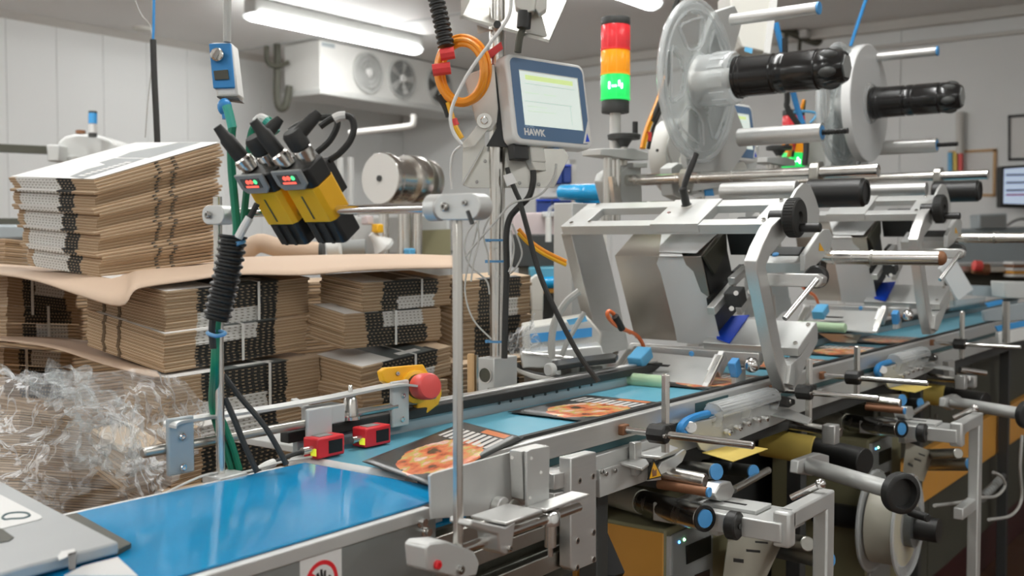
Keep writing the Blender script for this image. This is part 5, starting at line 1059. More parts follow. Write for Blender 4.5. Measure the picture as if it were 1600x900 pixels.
for k in (0, .48, 1): xx = g0_.x + (g1_.x - g0_.x) * k; ob('guard_end', MB().prism([(xx, y, z) for y, z in arc] + [(xx, arc[-1][0], gzc - .04), (xx, arc[0][0] + .01, gzc - .04)], (.005, 0, 0)), 'clear', sd_)
ob('guard_roller', MB().cyl((g0_.x - .004, 1.48, gzc - .012), (g0_.x + .05, 1.48, gzc - .012), .012), 'chrome', sd_)
ob('quick_lever', MB().prism([W(u, v, Y=1.45) for u, v in ((1209, 616), (1232, 620), (1243, 624), (1243, 632), (1234, 637), (1212, 628))], (0, .05, 0)), 'black', sd_, .004); bolt(sd_, W(1233, 627, Y=1.45), (0, -1, 0), .008)
ob('arm_plate', MB().prism([W(u, v, Z=.845) for u, v in ((1180, 646), (1230, 640), (1268, 656), (1262, 664), (1225, 654))], (0, 0, .006)), 'alu_matt', sd_, .001)
copy_tree(sd_, None, DX, 'second side belt drive with clear half-round guard, below the rear labelling head')
# blue inset in the rail beside each drive
for k, u in enumerate((1115,)):
    ins = ob('rail_inset', MB().box((W(1087, 640, Y=Y2N - .03).x, Y2N - .0295, BZ - .045), (W(1138, 630, Y=Y2N - .03).x, Y2N - .02, BZ - .008)), 'teal_dark', lc)

# ================================================================ lower labelling unit (built once, copied)
ll = thing('lower_labelling_unit', 'front lower labelling unit under the conveyor with orange-sided printer', 'labelling machine', (2.9, 1.4, FZ), 'labelling units under the conveyor')
def rod3(name, a, ya, b, yb, r, mat, cap=None, n=24):
    p, q = W(*a, Y=ya), W(*b, Y=yb); o = ob(name, MB().cyl(p, q, r, n=n, ch=min(.003, r * .2)), mat, ll); d_ = (q - p).normalized()
    if cap: ob('roller_cap', MB().cyl(q, q + d_ * .006, r * (.7 if r > .03 else 1.02)), cap, o)
    return p, q
p, q = rod3('drive_roller', (942, 768), 1.82, (1100, 810), 1.35, .037, 'steel', 'cap_blue')
d_ = (q - p).normalized(); ob('roller_ring', MB().ring(q, d_, .0375, .029, .006), 'black', ll); ob('label_wrap', MB().lathe(p + d_ * .005, d_, [(0, .039), ((q - p).length * .42, .039), ((q - p).length * .42, .0375)], 26), 'label_paper', ll)
rod3('nip_roller', (1032, 738), 1.50, (1102, 752), 1.36, .022, 'steel'); rod3('nip_roller', (1028, 756), 1.50, (1106, 769), 1.34, .014, 'copper_brown', 'cap_blue')
rod3('rear_roller', (1040, 728), 1.62, (1118, 737), 1.40, .024, 'steel_dull', 'cap_blue'); rod3('rear_roller', (1100, 728), 1.62, (1176, 737), 1.40, .022, 'dark', 'cap_blue')
ob('bearing_block', MB().prism([W(u, v, Y=1.36) for u, v in ((1117, 772), (1126, 756), (1142, 752), (1149, 766), (1140, 786), (1122, 782))], (0, .05, 0)), 'alu', ll, .004)
ob('cross_shaft', MB().cyl(W(1146, 765, Y=1.37), W(1200, 735, Y=1.40), .012), 'steel', ll)
ob('knob_plate', MB().prism([W(u, v, Y=1.37) for u, v in ((1122, 797), (1138, 800), (1170, 808), (1192, 800), (1192, 812), (1172, 825), (1122, 838))], (0, .03, 0)), 'alu_matt', ll, .003)
kk = W(1153, 822, Y=1.26); ob('black_knob', MB().lathe(kk + V((0, .03, 0)), (0, -1, 0), [(0, .034), (.005, .04), (.03, .04), (.035, .034), (.034, .012)], 24), 'black', ll); ob('knob_screw', MB().cyl(kk + V((0, -.005, 0)), kk + V((0, -.008, 0)), .008), 'dark', ll)
# printer cabinet
c0 = W(1040, 860, Y=1.5); cz_ = .60
pr = ob('printer_body', MB().box((c0.x, 1.5, FZ + .25), (c0.x + .46, 1.93, cz_)), 'olive_box', ll, .008)
ob('orange_side', MB().box((c0.x - .006, 1.505, FZ + .27), (c0.x, 1.78, cz_ - .01)), 'orange_box', pr, .003); ob('orange_side', MB().box((c0.x - .02, 1.80, FZ + .27), (c0.x, 1.93, cz_ + .03)), 'orange_box', pr, .003)
ob('front_panel', MB().box((c0.x + .03, 1.493, FZ + .3), (c0.x + .30, 1.5, cz_ - .02)), 'grey_plastic', pr, .004)
def pface(u, v): return W(u, v, Y=1.4925)
ob('display', MB().prism([pface(u, v) for u, v in ((1071, 853), (1110, 836), (1110, 864), (1072, 882))], (0, -.003, 0)), 'black_gloss', pr, .001)
ob('display', MB().prism([pface(u, v) for u, v in ((1085, 898), (1108, 889), (1108, 915), (1085, 925))], (0, -.003, 0)), 'black_gloss', pr, .001)
for u, v, mt in ((1061, 847, 'led_blue'), (1069, 843, 'led_green')): ob('indicator', MB().sph(pface(u, v), .0045), mt, pr)
ob('hinge_strip', MB().box((c0.x + .005, 1.49, FZ + .3), (c0.x + .018, 1.5, cz_ - .02)), 'light_grey', pr)
ob('base_leg', MB().box((c0.x + .05, 1.55, FZ), (c0.x + .11, 1.62, FZ + .26)), 'dark', ll); ob('base_leg', MB().box((c0.x + .3, 1.8, FZ), (c0.x + .36, 1.87, FZ + .26)), 'dark', ll)
ob('dark_motor', MB().cyl(W(955, 860, Y=1.68), W(955, 860, Y=1.90), .085, ch=.01), 'black', ll); ob('motor_plate', MB().box((W(945, 860, Y=1.9).x, 1.9, FZ + .3), (W(945, 860, Y=1.9).x + .2, 1.93, .6)), 'dark', ll)
# support frame: table plate, top bar, leg
YL = 1.12; xl = W(1305, 765, Y=YL).x; zl = W(1305, 765, Y=YL).z; xc_ = W(1240, 815, Y=YL).x
ob('table_plate', MB().box((xc_ - .02, YL + .03, zl - .075), (xc_ + .16, YL + .40, zl - .035)), 'alu_matt', ll, .003)
fr = ob('frame_leg', MB().box((xl - .062, YL, FZ), (xl, YL + .045, zl)), 'alu_matt', ll, .006); ob('frame_bar', MB().box((xc_, YL, zl - .05), (xl - .05, YL + .045, zl)), 'alu_matt', ll, .006); ob('frame_corner', MB().box((xc_ - .03, YL, zl - .10), (xc_ + .02, YL + .05, zl - .0)), 'alu_matt', ll, .008)
ob('cross_bar', MB().box((xc_ - .04, YL + .02, zl - .085), (xc_ + .01, YL + .42, zl - .03)), 'alu_matt', ll, .004)
ob('frame_foot', MB().box((xl - .09, YL - .02, FZ), (xl + .03, YL + .065, FZ + .02)), 'dark', ll, .004)
a_, b_ = W(1236, 778, Y=YL + .10), W(1282, 756, Y=YL + .02); ob('tension_rod', MB().cyl(a_, b_, .010), 'chrome', ll); ob('tension_nut', MB().sph(b_, .016), 'chrome', ll)
ob('slotted_plate', MB().box((xc_ + .02, YL + .12, zl - .034), (xc_ + .13, YL + .30, zl - .022)), 'light_grey', ll, .002); ob('plate_slot', MB().box((xc_ + .06, YL + .17, zl - .0222), (xc_ + .072, YL + .24, zl - .0205)), 'dark_slot', ll)
# handwheel on its tube
t0, t1 = W(1262, 727, Y=1.36), W(1393, 766, Y=1.0); dt = (t1 - t0).normalized()
ob('wheel_tube', MB().cyl(t0, t1, .0275, n=26), 'alu_matt', ll); ob('tube_bracket', MB().prism([W(u, v, Y=1.36) for u, v in ((1246, 740), (1248, 720), (1282, 708), (1296, 712), (1296, 728), (1270, 744))], (0, .03, 0)), 'alu_matt', ll, .004)
ob('wheel_neck', MB().cyl(t1, t1 + dt * .03, .026), 'black', ll)
hw_ = ob('handwheel', MB().lathe(t1 + dt * .024, dt, [(0, .052), (.004, .062), (.03, .062), (.034, .056), (.034, .046), (.012, .042), (.012, .004)], 36), 'black', ll)
hp = W(1421, 800, Y=.98); ob('wheel_handle', MB().cyl(hp, hp + dt * .085, .013, ch=.003), 'black', hw_); ob('handle_pin', MB().cyl(hp - dt * .015, hp, .006), 'chrome', hw_)
# kraft roll, black mandrel, hanging web and reel
rod3('label_roll', (1190, 690), 1.70, (1272, 704), 1.50, .055, 'roll_yellow'); rod3('black_mandrel', (1266, 702), 1.52, (1352, 722), 1.28, .050, 'black')
rod3('rail_roller', (1215, 660), 1.62, (1314, 676), 1.36, .018, 'steel'); ob('rail_collar', MB().cbox(W(1298, 678, Y=1.38), .05, .05, .07), 'alu', ll, .004)
ob('web_sheet', MB().prism([W(u, v, Y=1.42) for u, v in ((1140, 826), (1228, 836), (1196, 905), (1130, 905))], (0, .002, 0)), 'label_paper', ll)
for (a1_, b1_) in (((1146, 872), (1162, 880)), ((1166, 858), (1188, 864)), ((1180, 845), (1200, 850))): ob('web_print', MB().prism([W(u, v, Y=1.4195) for u, v in ((a1_[0], a1_[1]), (b1_[0], a1_[1] + 2), (b1_[0], b1_[1]), (a1_[0], b1_[1] - 2))], (0, .0004, 0)), 'dark', ll)
ob('web_flap', MB().prism([W(u, v, Z=.80) for u, v in ((1097, 708), (1145, 722), (1200, 702), (1150, 694))], (0, 0, .002)), 'roll_yellow', ll)
rc = W(1420, 822, Y=1.30) - DX; wr_ = rc.y
for dy, mt, nm in ((0, 'clear', 'reel_flange'), (.14, 'clear', 'reel_flange')):
    ob(nm, MB().lathe((rc.x, rc.y + dy, rc.z), (0, 1, 0), [(0, .21), (.008, .212), (.008, .07), (0, .07), (0, .21)], 40, cap=False), mt, ll); ob('flange_rim', MB().tube([(rc.x + .21 * cos(a), rc.y + dy + .004, rc.z + .21 * sin(a)) for a in [2 * pi * k / 32 for k in range(32)]], .008, 6, closed=True, sub=2), 'clear', ll)
ob('label_reel', MB().lathe((rc.x, rc.y + .012, rc.z), (0, 1, 0), [(0, .06), (0, .17), (.12, .17), (.12, .06)], 36), 'label_paper', ll); ob('reel_face', MB().lathe((rc.x, rc.y + .011, rc.z), (0, -1, 0), [(0, .165), (.002, .165)], 36), 'roll_yellow', ll)
ob('reel_axle', MB().cyl((rc.x, rc.y + .4, rc.z), (rc.x, rc.y - .12, rc.z), .05), 'black', ll); ob('reel_hub', MB().cyl((rc.x, rc.y - .03, rc.z), (rc.x, rc.y + .01, rc.z), .085), 'smoke_plastic', ll)
ob('lower_bar', MB().box((xc_ + .05, YL + .01, zl - .42), (xl - .02, YL + .05, zl - .37)), 'alu_matt', ll, .005)
for (a, b, ya, yb, r_, mt, cp) in (((1200, 838), (1262, 850), 1.5, 1.25, .024, 'steel_dull', None), ((1212, 858), (1290, 874), 1.5, 1.2, .03, 'steel_dull', 'cap_blue')): rod3('web_roller', a, ya, b, yb, r_, mt, cp)
ll2 = copy_tree(ll, None, DX, 'rear lower labelling unit under the conveyor below the second head, its leg at the right')
for ch in [c for p in ll2.children for c in p.children if c.name.startswith('orange_side')]: ch.data = ch.data.copy(); ch.data.materials[0] = MAT['olive_box']
# bodies under and beyond the conveyor
mc = thing('machine_cabinet', 'dark olive machine cabinet under the far end of the conveyor', 'cabinet', (6.2, 1.7, FZ))
ob('cabinet_body', MB().box((5.3, 1.72, FZ + .3), (9.6, 2.2, BZ - .16)), 'dark_olive', mc, .008)
for x0, x1 in ((5.35, 6.2), (6.22, 7.1), (7.12, 8.2), (8.22, 9.5)): ob('cabinet_door', MB().box((x0, 1.705, FZ + .32), (x1, 1.72, BZ - .19)), 'dark_olive', mc, .004)
ob('orange_skirt', MB().box((5.3, 1.66, .02), (9.6, 1.72, .30)), 'orange_box', mc, .005); ob('plinth', MB().box((5.3, 1.74, FZ), (9.6, 2.2, FZ + .3)), M('maroon', (.05, .008, .008), .5), mc, .005)
for x in (6.15, 6.3, 8.1): ob('latch', MB().cyl((x, 1.705, .45), (x, 1.69, .45), .012), 'steel', mc)
ub2 = thing('under_beam', 'dark beams and added shade panel filling the space under the conveyor', 'machine frame', (3.5, 1.9, FZ))
ob('shade_panel', MB().box((2.4, 2.02, FZ + .05), (5.1, 2.06, BZ - .2)), 'dark', ub2); ob('floor_beam', MB().box((2.4, 1.7, FZ), (5.2, 1.78, FZ + .1)), 'dark', ub2, .005); ob('upper_beam', MB().box((2.5, 1.98, .55), (5.2, 2.04, .66)), 'dark_olive', ub2, .004)  # dark panel at the back is added as shade under the conveyor
br2 = thing('rod_bracket', 'steel L-bracket with two stub rods near the right edge under the rail', 'bracket', W(1490, 600, Y=1.45))
ob('angle_plate', MB().prism([W(u, v, Y=1.45) for u, v in ((1482, 565), (1492, 562), (1492, 586), (1524, 590), (1524, 598), (1484, 590))], (0, .03, 0)), 'alu', br2, .002)
for (a, b) in (((1500, 577), (1540, 583)), ((1492, 586), (1512, 592))): ob('stub_rod', MB().cyl(W(*a, Y=1.5), W(*b, Y=1.4), .014), 'chrome', br2)
ob('stub_block', MB().cbox(W(1517, 596, Y=1.4), .05, .05, .06), 'alu', br2, .004)
cable('floor_cable', 'grey cable looping behind the rear support leg at the lower right', Ws([(1460, 790), (1500, 785), (1530, 778), (1556, 775), (1570, 760), (1565, 745), (1552, 738)], Y=1.25), .008, 'grey_cable')
cable('floor_cable', 'grey cable running down the right edge of the picture', Ws([(1597, 680), (1594, 730), (1596, 780), (1580, 805), (1545, 812)], Y=1.2), .008, 'grey_cable')
pl2 = thing('inline_plug', 'ribbed grey plug lying behind the rear support leg', 'plug', W(1550, 780, Y=1.3))
ob('plug_body', MB().tube([W(1534, 778, Y=1.3), W(1548, 764, Y=1.3), (W(1562, 750, Y=1.3))], .024, 12, corr=.04), 'grey_plastic', pl2); ob('plug_nose', MB().cyl(W(1562, 750, Y=1.3), W(1568, 744, Y=1.3), .017), 'dark', pl2)
# ================================================================ second station's post, panel and stack light
M2 = DX + V((0, 0, .05))
copy_tree(po, None, V((2.0, .29, 0)), 'steel panel post of the rear station, hidden behind the front labelling head')
copy_tree(hm, None, V((2.0, .29, .09)), 'operator panel of the rear station half hidden behind the clear reel disc')
copy_tree(br, None, V((2.0, .29, .09)), 'stainless panel bracket of the rear station')
copy_tree(sl, None, DX + V((.35, 0, -.22)), 'stack light of the rear station below the second black mandrel')
sl3 = copy_tree(sl, None, V((3.05, 0, -.03)), 'far stack light showing its green lens above the second web roller')
ob('pole_extension', MB().cyl((AX.x + 3.05, AX.y, FZ), (AX.x + 3.05, AX.y, zt_(250) - .03), .026), 'white_plastic', sl3)
# ================================================================ background: cooling unit and services
ev = thing('cooling_unit', 'white ceiling cooling unit with three fans on its front', 'cooler', (14.3, 13.9, 4.0))
EX0, EX1, EY0, EY1, EZ0, EZ1 = 12.45, 16.6, 13.44, 14.34, 4.04, 4.86
ob('casing', MB().box((EX0, EY0, EZ0), (EX1, EY1, EZ1)), 'white_plastic', ev, .02)
ob('drip_tray', MB().box((EX0 - .04, EY0 - .05, EZ0 - .10), (EX1, EY1 + .03, EZ0)), 'light_grey', ev, .02)
ob('maker_plate', MB().box((EX0 + .04, EY0 - .004, EZ1 - .1), (EX0 + .34, EY0, EZ1 - .03)), 'grey_paint', ev)
for k, (u, v) in enumerate(((573, 104), (626, 113), (684, 122))):
    p = W(u, v, Y=EY0); c = V((p.x, EY0, EZ0 + .40)); fr_ = .33
    f = ob('fan_ring', MB().ring(c, (0, -1, 0), fr_ + .03, fr_, .06, 30), 'light_grey', ev)
    ob('fan_recess', MB().cyl(c - V((0, .004, 0)), c - V((0, .008, 0)), fr_, n=30), 'light_grey' if k == 0 else ('grey_plastic' if k == 1 else 'dark'), f)  # flat disc whose darker tones paint the shade inside the fans
    ob('fan_hub', MB().cyl(c - V((0, .01, 0)), c - V((0, .09, 0)), .075, ch=.015), 'paper', f)
    for q in range(5):
        a = 2 * pi * q / 5; e = V((cos(a), 0, sin(a))); s_ = V((-sin(a), 0, cos(a))); ob('fan_blade', MB().prism([c + e * .07 - s_ * .03 - V((0, .02, 0)), c + e * .30 - s_ * .05 - V((0, .03, 0)), c + e * .30 + s_ * .08 - V((0, .05, 0)), c + e * .07 + s_ * .03 - V((0, .04, 0))], (0, -.006, 0)), 'light_grey', f)
    for q in (.12, .20, .28): ob('guard_wire', MB().tube([c + V((q * cos(a), -.075, q * sin(a))) for a in [2 * pi * w / 16 for w in range(16)]], .005, 5, closed=True, sub=2), 'chrome', f)
dpp = thing('drain_pipe', 'dark insulated pipe with a U-bend hanging in front of the cooling unit', 'pipe', W(435, 175, d=18.2))
ob('u_bend', MB().tube(Ws([(433, 69), (433, 110), (432, 145), (434, 163), (439, 170), (446, 166), (450, 150), (452, 134)], d=18.2), .062, 10), 'dark_olive', dpp)
ob('branch', MB().tube(Ws([(416, 72), (417, 92), (422, 101), (433, 104), (452, 97)], d=18.1), .042, 8), 'dark_olive', dpp)
cable('wall_pipe', 'pale drain pipe elbow on the wall below the cooling unit', Ws([(545, 208), (600, 202), (640, 197), (646, 192), (646, 179)], d=17.5), .05, 'trim', 'pipe')
dt_ = W(222, 43, Z=CEIL); ob('smoke_detector', MB().lathe((dt_.x, dt_.y, CEIL), (0, 0, -1), [(0, .14), (.04, .14), (.06, .08)], 20), 'cream', label='small round detector on the ceiling near the left wall', cat='detector')
pr_ = thing('pipe_run', 'dark insulated pipes bending along the right wall below the ceiling', 'pipe', W(1250, 70, d=17.2))
for pts, r_ in (((( 1210, 40), (1225, 46), (1262, 62), (1278, 66), (1284, 55), (1286, 38)), .035), (((1228, 32), (1240, 30), (1252, 33)), .03), (((1240, 32), (1241, 50)), .025), (((1228, 48), (1228, 72)), .022), (((1250, 58), (1249, 80)), .018)):
    ob('pipe_length', MB().tube(Ws(pts, d=17.2), r_ * 1.65, 8), 'dark_olive', pr_)
ob('valve', MB().cbox(W(1257, 53, d=17.1), .13, .13, .13), 'light_grey', pr_, .01)
cable('air_hose', 'blue air hose hanging behind the reel mandrels', Ws([(1212, 36), (1224, 85), (1238, 140), (1246, 170), (1255, 195)], d=6.3), .018, 'blue')
cable('air_hose', 'thin blue hose crossing behind the second mandrel', Ws([(1240, 175), (1258, 174), (1276, 178), (1266, 192)], d=6.3), .008, 'sky_blue')
cable('air_hose', 'blue cord running up to the ceiling above the second reel', Ws([(1329, 72), (1340, 38), (1358, -15)], d=6.4), .011, 'blue')
cable('black_hose', 'black hose hanging under the front mandrel', Ws([(1226, 60), (1230, 150), (1231, 170), (1258, 215), (1257, 258)], d=6.2), .018, 'black_rubber')
cable('black_hose', 'black hose curving down beside the stack light behind the clear disc', Ws([(1062, -10), (1052, 20), (1044, 60), (1045, 110), (1035, 150), (1018, 190)], d=5.2), .014, 'black_rubber')
lp_ = thing('leaning_panel', 'pale control cabinet side with white edge strip behind the clear reel', 'cabinet', W(1180, 80, d=5.9))
ob('panel_face', MB().prism(Ws([(1140, -20), (1211, -20), (1196, 82), (1158, 74), (1142, 30)], d=5.9), fwd * .35), 'cream', lp_, .01)
ob('edge_strip', MB().prism(Ws([(1206, -20), (1218, -20), (1203, 84), (1194, 82)], d=5.88), fwd * .02), 'paper', lp_)
ob('face_label', MB().prism(Ws([(1164, 73), (1176, 76), (1175, 84), (1163, 80)], d=5.88), fwd * .004), 'sky_blue', lp_)
# ---------------------------------------------------------------- left background machine
lm = thing('far_machine', 'pale domed machine with small blue stack light behind the carton pile', 'machine', W(130, 240, d=8) - V((0, 0, 2.4)))
ob('dome', MB().prism(Ws([(88, 250), (90, 222), (100, 213), (118, 209), (148, 210), (170, 217), (184, 226), (186, 250)], d=8), fwd * .5), 'light_grey', lm, .02)
ob('cross_beam', MB().prism(Ws([(-20, 224), (74, 228), (74, 240), (-20, 236)], d=7.9), fwd * .1), 'dark_olive', lm); ob('beam_block', MB().prism(Ws([(72, 226), (92, 226), (92, 252), (74, 252)], d=7.85), fwd * .2), 'light_grey', lm, .01)
ob('side_rail', MB().prism(Ws([(-20, 341), (40, 341), (40, 351), (-20, 351)], d=7.5), fwd * .1), 'dark_olive', lm); ob('lower_body', MB().prism(Ws([(-20, 351), (44, 351), (44, 374), (-20, 376)], d=7.4), fwd * .4), 'grey_paint', lm, .02)
ob('red_knob', MB().cyl(W(126, 209, d=7.9), W(126, 204, d=7.9), .035), 'copper_brown', lm)
for v0, v1, mt in ((214, 208, 'dark'), (208, 194, 'paper'), (193, 177, 'lens_blue'), (177, 174, 'dark')): ob('signal_segment', MB().cyl(W(145, v0, d=7.9), W(145, v1, d=7.9), .031), mt, lm)
ob('machine_leg', MB().box(W(120, 250, d=8.1) - V((.1, .1, 3)), W(150, 250, d=8.3)), 'light_grey', lm)
# ---------------------------------------------------------------- reel machine behind the scanners
rm = thing('reel_machine', 'steel machine with two round reel discs behind the scanners', 'machine', W(620, 400, d=6.2) - V((0, 0, 1.6)))
rc0 = W(594, 279, d=6.0); xa = V((1, 0, 0))
def disc(c, r, th, mt, nm): return ob(nm, MB().lathe(c, xa, [(0, r * .98), (.01, r), (th - .01, r), (th, r * .98)], 40), mt, rm)
d1 = disc(rc0, .148, .055, 'steel', 'front_disc'); ob('disc_face', MB().cyl(rc0 - xa * .004, rc0, .142, n=40), 'white_plastic', d1); ob('hub_slot', MB().cyl(rc0 - xa * .012, rc0 - xa * .004, .018), 'dark', d1)
ob('drum', MB().cyl(rc0 + xa * .05, rc0 + xa * .28, .125, n=36), 'steel', rm); disc(rc0 + xa * .20, .148, .10, 'steel', 'rear_disc'); disc(rc0 + xa * .36, .13, .05, 'steel_dull', 'rear_disc')
for u, v0, v1, r_ in ((600, 318, 400, .03), (632, 310, 400, .04), (652, 312, 400, .03), (588, 240, 300, .02)): ob('column', MB().cyl(W(u, v1, d=6.2), W(u, v0, d=6.2), r_), 'steel', rm)
ob('base_cabinet', MB().prism(Ws([(548, 338), (702, 332), (704, 396), (640, 400), (548, 400)], d=6.5), fwd * .5), 'light_grey', rm, .02); ob('dark_panel', MB().prism(Ws([(655, 360), (704, 358), (704, 398), (655, 400)], d=6.45), fwd * .02), 'olive_box', rm)
[ob('back_post', MB().cyl(W(u, 330, d=6.6), W(u, 246, d=6.6), .02), 'light_grey', rm) for u in (532, 548)]
ob('white_handle', MB().lathe(W(580, 365, d=5.9), V((.5, -.3, -.6)), [(0, .02), (.05, .03), (.1, .065), (.12, .06)], 16), 'white_plastic', rm); ob('clear_cup', MB().cyl(W(568, 322, d=5.9), W(566, 340, d=5.9), .05, .03), 'clear', rm)
for u, v, mt in ((574, 344, 'pink'), (590, 357, 'yellow'), (640, 395, 'sky_blue')): ob('small_fitting', MB().cbox(W(u, v, d=5.9), .05, .05, .05), mt, rm, .008)
ob('post_block', MB().prism(Ws([(605, 300), (650, 295), (655, 318), (608, 322)], d=6.15), fwd * .1), 'alu', rm, .01); ob('lower_wall', MB().prism(Ws([(548, 398), (704, 396), (704, 560), (548, 560)], d=6.6), fwd * .4), 'light_grey', rm)
tr_ = thing('tan_roll', 'tan wrapped roll lying behind the slip sheet under the scanners', 'roll', W(430, 400, d=5.0))
ob('roll_wrap', MB().tube(Ws([(378, 398), (405, 380), (440, 388), (500, 393)], d=5.0), .045, 12), 'kraft_light', tr_); ob('roll_end', MB().cyl(W(500, 393, d=5.0), W(506, 393, d=5.0), .046), 'dark', tr_)
fitg = thing('pipe_fitting', 'white and grey pipe fittings behind the slip sheet', 'fitting', W(530, 400, d=5.2)); ob('white_cup', MB().cyl(W(512, 390, d=5.1), W(532, 387, d=5.1), .045), 'white_plastic', fitg, .004); ob('grey_barrel', MB().cyl(W(534, 388, d=5.2), W(572, 386, d=5.2), .04), 'grey_plastic', fitg, .004)
# ---------------------------------------------------------------- shelf, crates and blue film roll between post and labelling frame
rk = thing('storage_rack', 'beige storage rack beside the blue film roll', 'rack', W(870, 340, d=8.6) - V((0, 0, 1.6)))
for u0, v0, u1, v1 in ((838, 250, 900, 257), (890, 250, 900, 342), (838, 290, 900, 308), (836, 250, 843, 420), (838, 336, 900, 345)): ob('rack_member', MB().prism(Ws([(u0, v0), (u1, v0), (u1, v1), (u0, v1)], d=8.6), fwd * .08), 'cream', rk)
ob('rack_back', MB().prism(Ws([(838, 257), (893, 257), (893, 345), (838, 345)], d=8.8), fwd * .02), 'trim', rk)
for i, (u0, v0, u1, v1, lb_) in enumerate(((866, 258, 879, 287, 'left navy crate on the upper rack shelf'), (880, 257, 893, 286, 'right navy crate on the upper rack shelf'), (838, 311, 862, 338, 'left navy crate on the lower rack shelf'), (864, 311, 893, 338, 'right navy crate on the lower rack shelf'))):
    t_ = thing('crate', lb_, 'crate', W((u0 + u1) / 2, v1, d=8.55), 'navy crates on the rack'); ob('crate_body', MB().prism(Ws([(u0, v0), (u1, v0), (u1, v1), (u0, v1)], d=8.5), fwd * .2), 'navy', t_, .01); ob('crate_rim', MB().prism(Ws([(u0, v0), (u1, v0), (u1, v0 + 3), (u0, v0 + 3)], d=8.48), fwd * .24), 'deep_blue', t_)
br3 = thing('blue_film_roll', 'horizontal roll of bright blue film behind the labelling frame', 'roll', W(910, 315, d=6.2)); b0, b1_ = W(876, 301, d=6.3), W(952, 300, d=6.1)
ob('roll', MB().lathe(b0, b1_ - b0, [(0, .044), (.006, .047), ((b1_ - b0).length * .7, .048), ((b1_ - b0).length, .046)], 24), 'film_blue', br3); ob('roll_core', MB().cyl(b0 - (b1_ - b0) * .03, b0, .02), 'cream', br3); ob('hanging_film', MB().prism(Ws([(895, 311), (950, 311), (950, 326), (905, 322)], d=6.25), fwd * .01), 'film_blue', br3)
pk = thing('pink_box', 'pale pink box behind the panel post', 'box', W(865, 365, d=6.4)); ob('box_body', MB().prism(Ws([(800, 333), (872, 331), (885, 345), (886, 368), (800, 372)], d=6.4), fwd * .3), 'pink', pk, .01); ob('box_lid', MB().prism(Ws([(846, 331), (874, 330), (874, 338), (848, 340)], d=6.35), fwd * .06), 'paper', pk, .006)
tu = thing('dosing_bottle', 'white bottle with clear bent tube beside the pink box', 'bottle', W(857, 385, d=6.1)); ob('bottle_body', MB().cyl(W(857, 378, d=6.1), W(857, 340, d=6.1), .018), 'white_plastic', tu); ob('bent_tube', MB().tube(Ws([(857, 340), (860, 326), (874, 322), (890, 326), (898, 336)], d=6.1), .012, 8), 'clear', tu)
dm_ = thing('far_conveyor', 'dark machine with two blue belts behind the panel post', 'conveyor', W(855, 500, d=6.2))
ob('dark_bed', MB().prism(Ws([(800, 366), (880, 366), (886, 418), (800, 418)], d=6.3), fwd * .3), 'dark', dm_, .01); ob('blue_belt', MB().prism(Ws([(826, 418), (884, 416), (886, 434), (828, 436)], d=6.15), fwd * .4), 'belt_light', dm_, .01); ob('blue_roller', MB().cyl(W(832, 443, d=6.1), W(884, 440, d=6.1), .035), 'belt_blue', dm_)
ob('orange_rail', MB().prism(Ws([(850, 451), (886, 451), (886, 457), (850, 458)], d=6.2), fwd * .05), 'orange_box', dm_); ob('under_frame', MB().prism(Ws([(800, 440), (886, 440), (888, 560), (800, 560)], d=6.5), fwd * .1), 'dark', dm_)
gc = thing('grey_cabinet', 'grey cabinet side standing behind the labelling frame\'s far leg', 'cabinet', W(905, 520, d=5.6)); ob('cabinet_body', MB().prism(Ws([(884, 414), (930, 414), (940, 500), (886, 500)], d=5.6), fwd * .4), 'light_grey', gc, .01); ob('cabinet_door', MB().prism(Ws([(887, 420), (926, 420), (934, 496), (889, 496)], d=5.58), fwd * .01), 'grey_paint', gc)
wb = thing('white_carton', 'white upright carton at the right end of the bundles', 'box', W(835, 485, d=5.0)); ob('carton_body', MB().prism(Ws([(829, 436), (838, 430), (849, 431), (849, 486), (830, 486)], d=5.0), fwd * .15), 'cream', wb, .006)
lt = thing('label_box', 'white box with blue stripe wrapped in clear film behind the conveyor', 'box', W(870, 560, d=4.0))
ob('box_body', MB().prism(Ws([(815, 512), (920, 496), (940, 520), (940, 548), (880, 552), (818, 556)], d=4.05), fwd * .25), 'cream', lt, .008); ob('blue_stripe', MB().prism(Ws([(828, 522), (925, 512), (925, 526), (830, 536)], d=4.03), fwd * .006), 'blue_tape', lt)
ob('clear_wrap', MB().grid(lambda a, b: W(790 + 50 * a + 8 * sin(6 * b), 560 - 62 * b * (.3 + .7 * a), d=3.95) + NZ_(a, b), 16, 12), 'film', lt)
ob('front_tray', MB().prism(Ws([(812, 552), (940, 540), (950, 572), (816, 576)], d=3.9), fwd * .2), 'alu_matt', lt, .006); ob('tray_lip', MB().cyl(W(816, 551, d=3.88), W(895, 560, d=3.88), .006), 'chrome', lt); ob('blue_paper', MB().prism(Ws([(885, 500), (915, 494), (918, 502), (890, 508)], d=3.98), fwd * .01), 'sky_blue', lt)
for i, pts in enumerate((((905, 455), (885, 472), (868, 500), (862, 530), (862, 560)), ((913, 488), (900, 510), (886, 535), (878, 556)))): cable('grey_hose', ('upper grey hose arching down beside the far leg', 'lower grey hose arching down beside the far leg')[i], Ws(pts, d=3.75), .013 if i == 0 else .009, 'grey_cable')
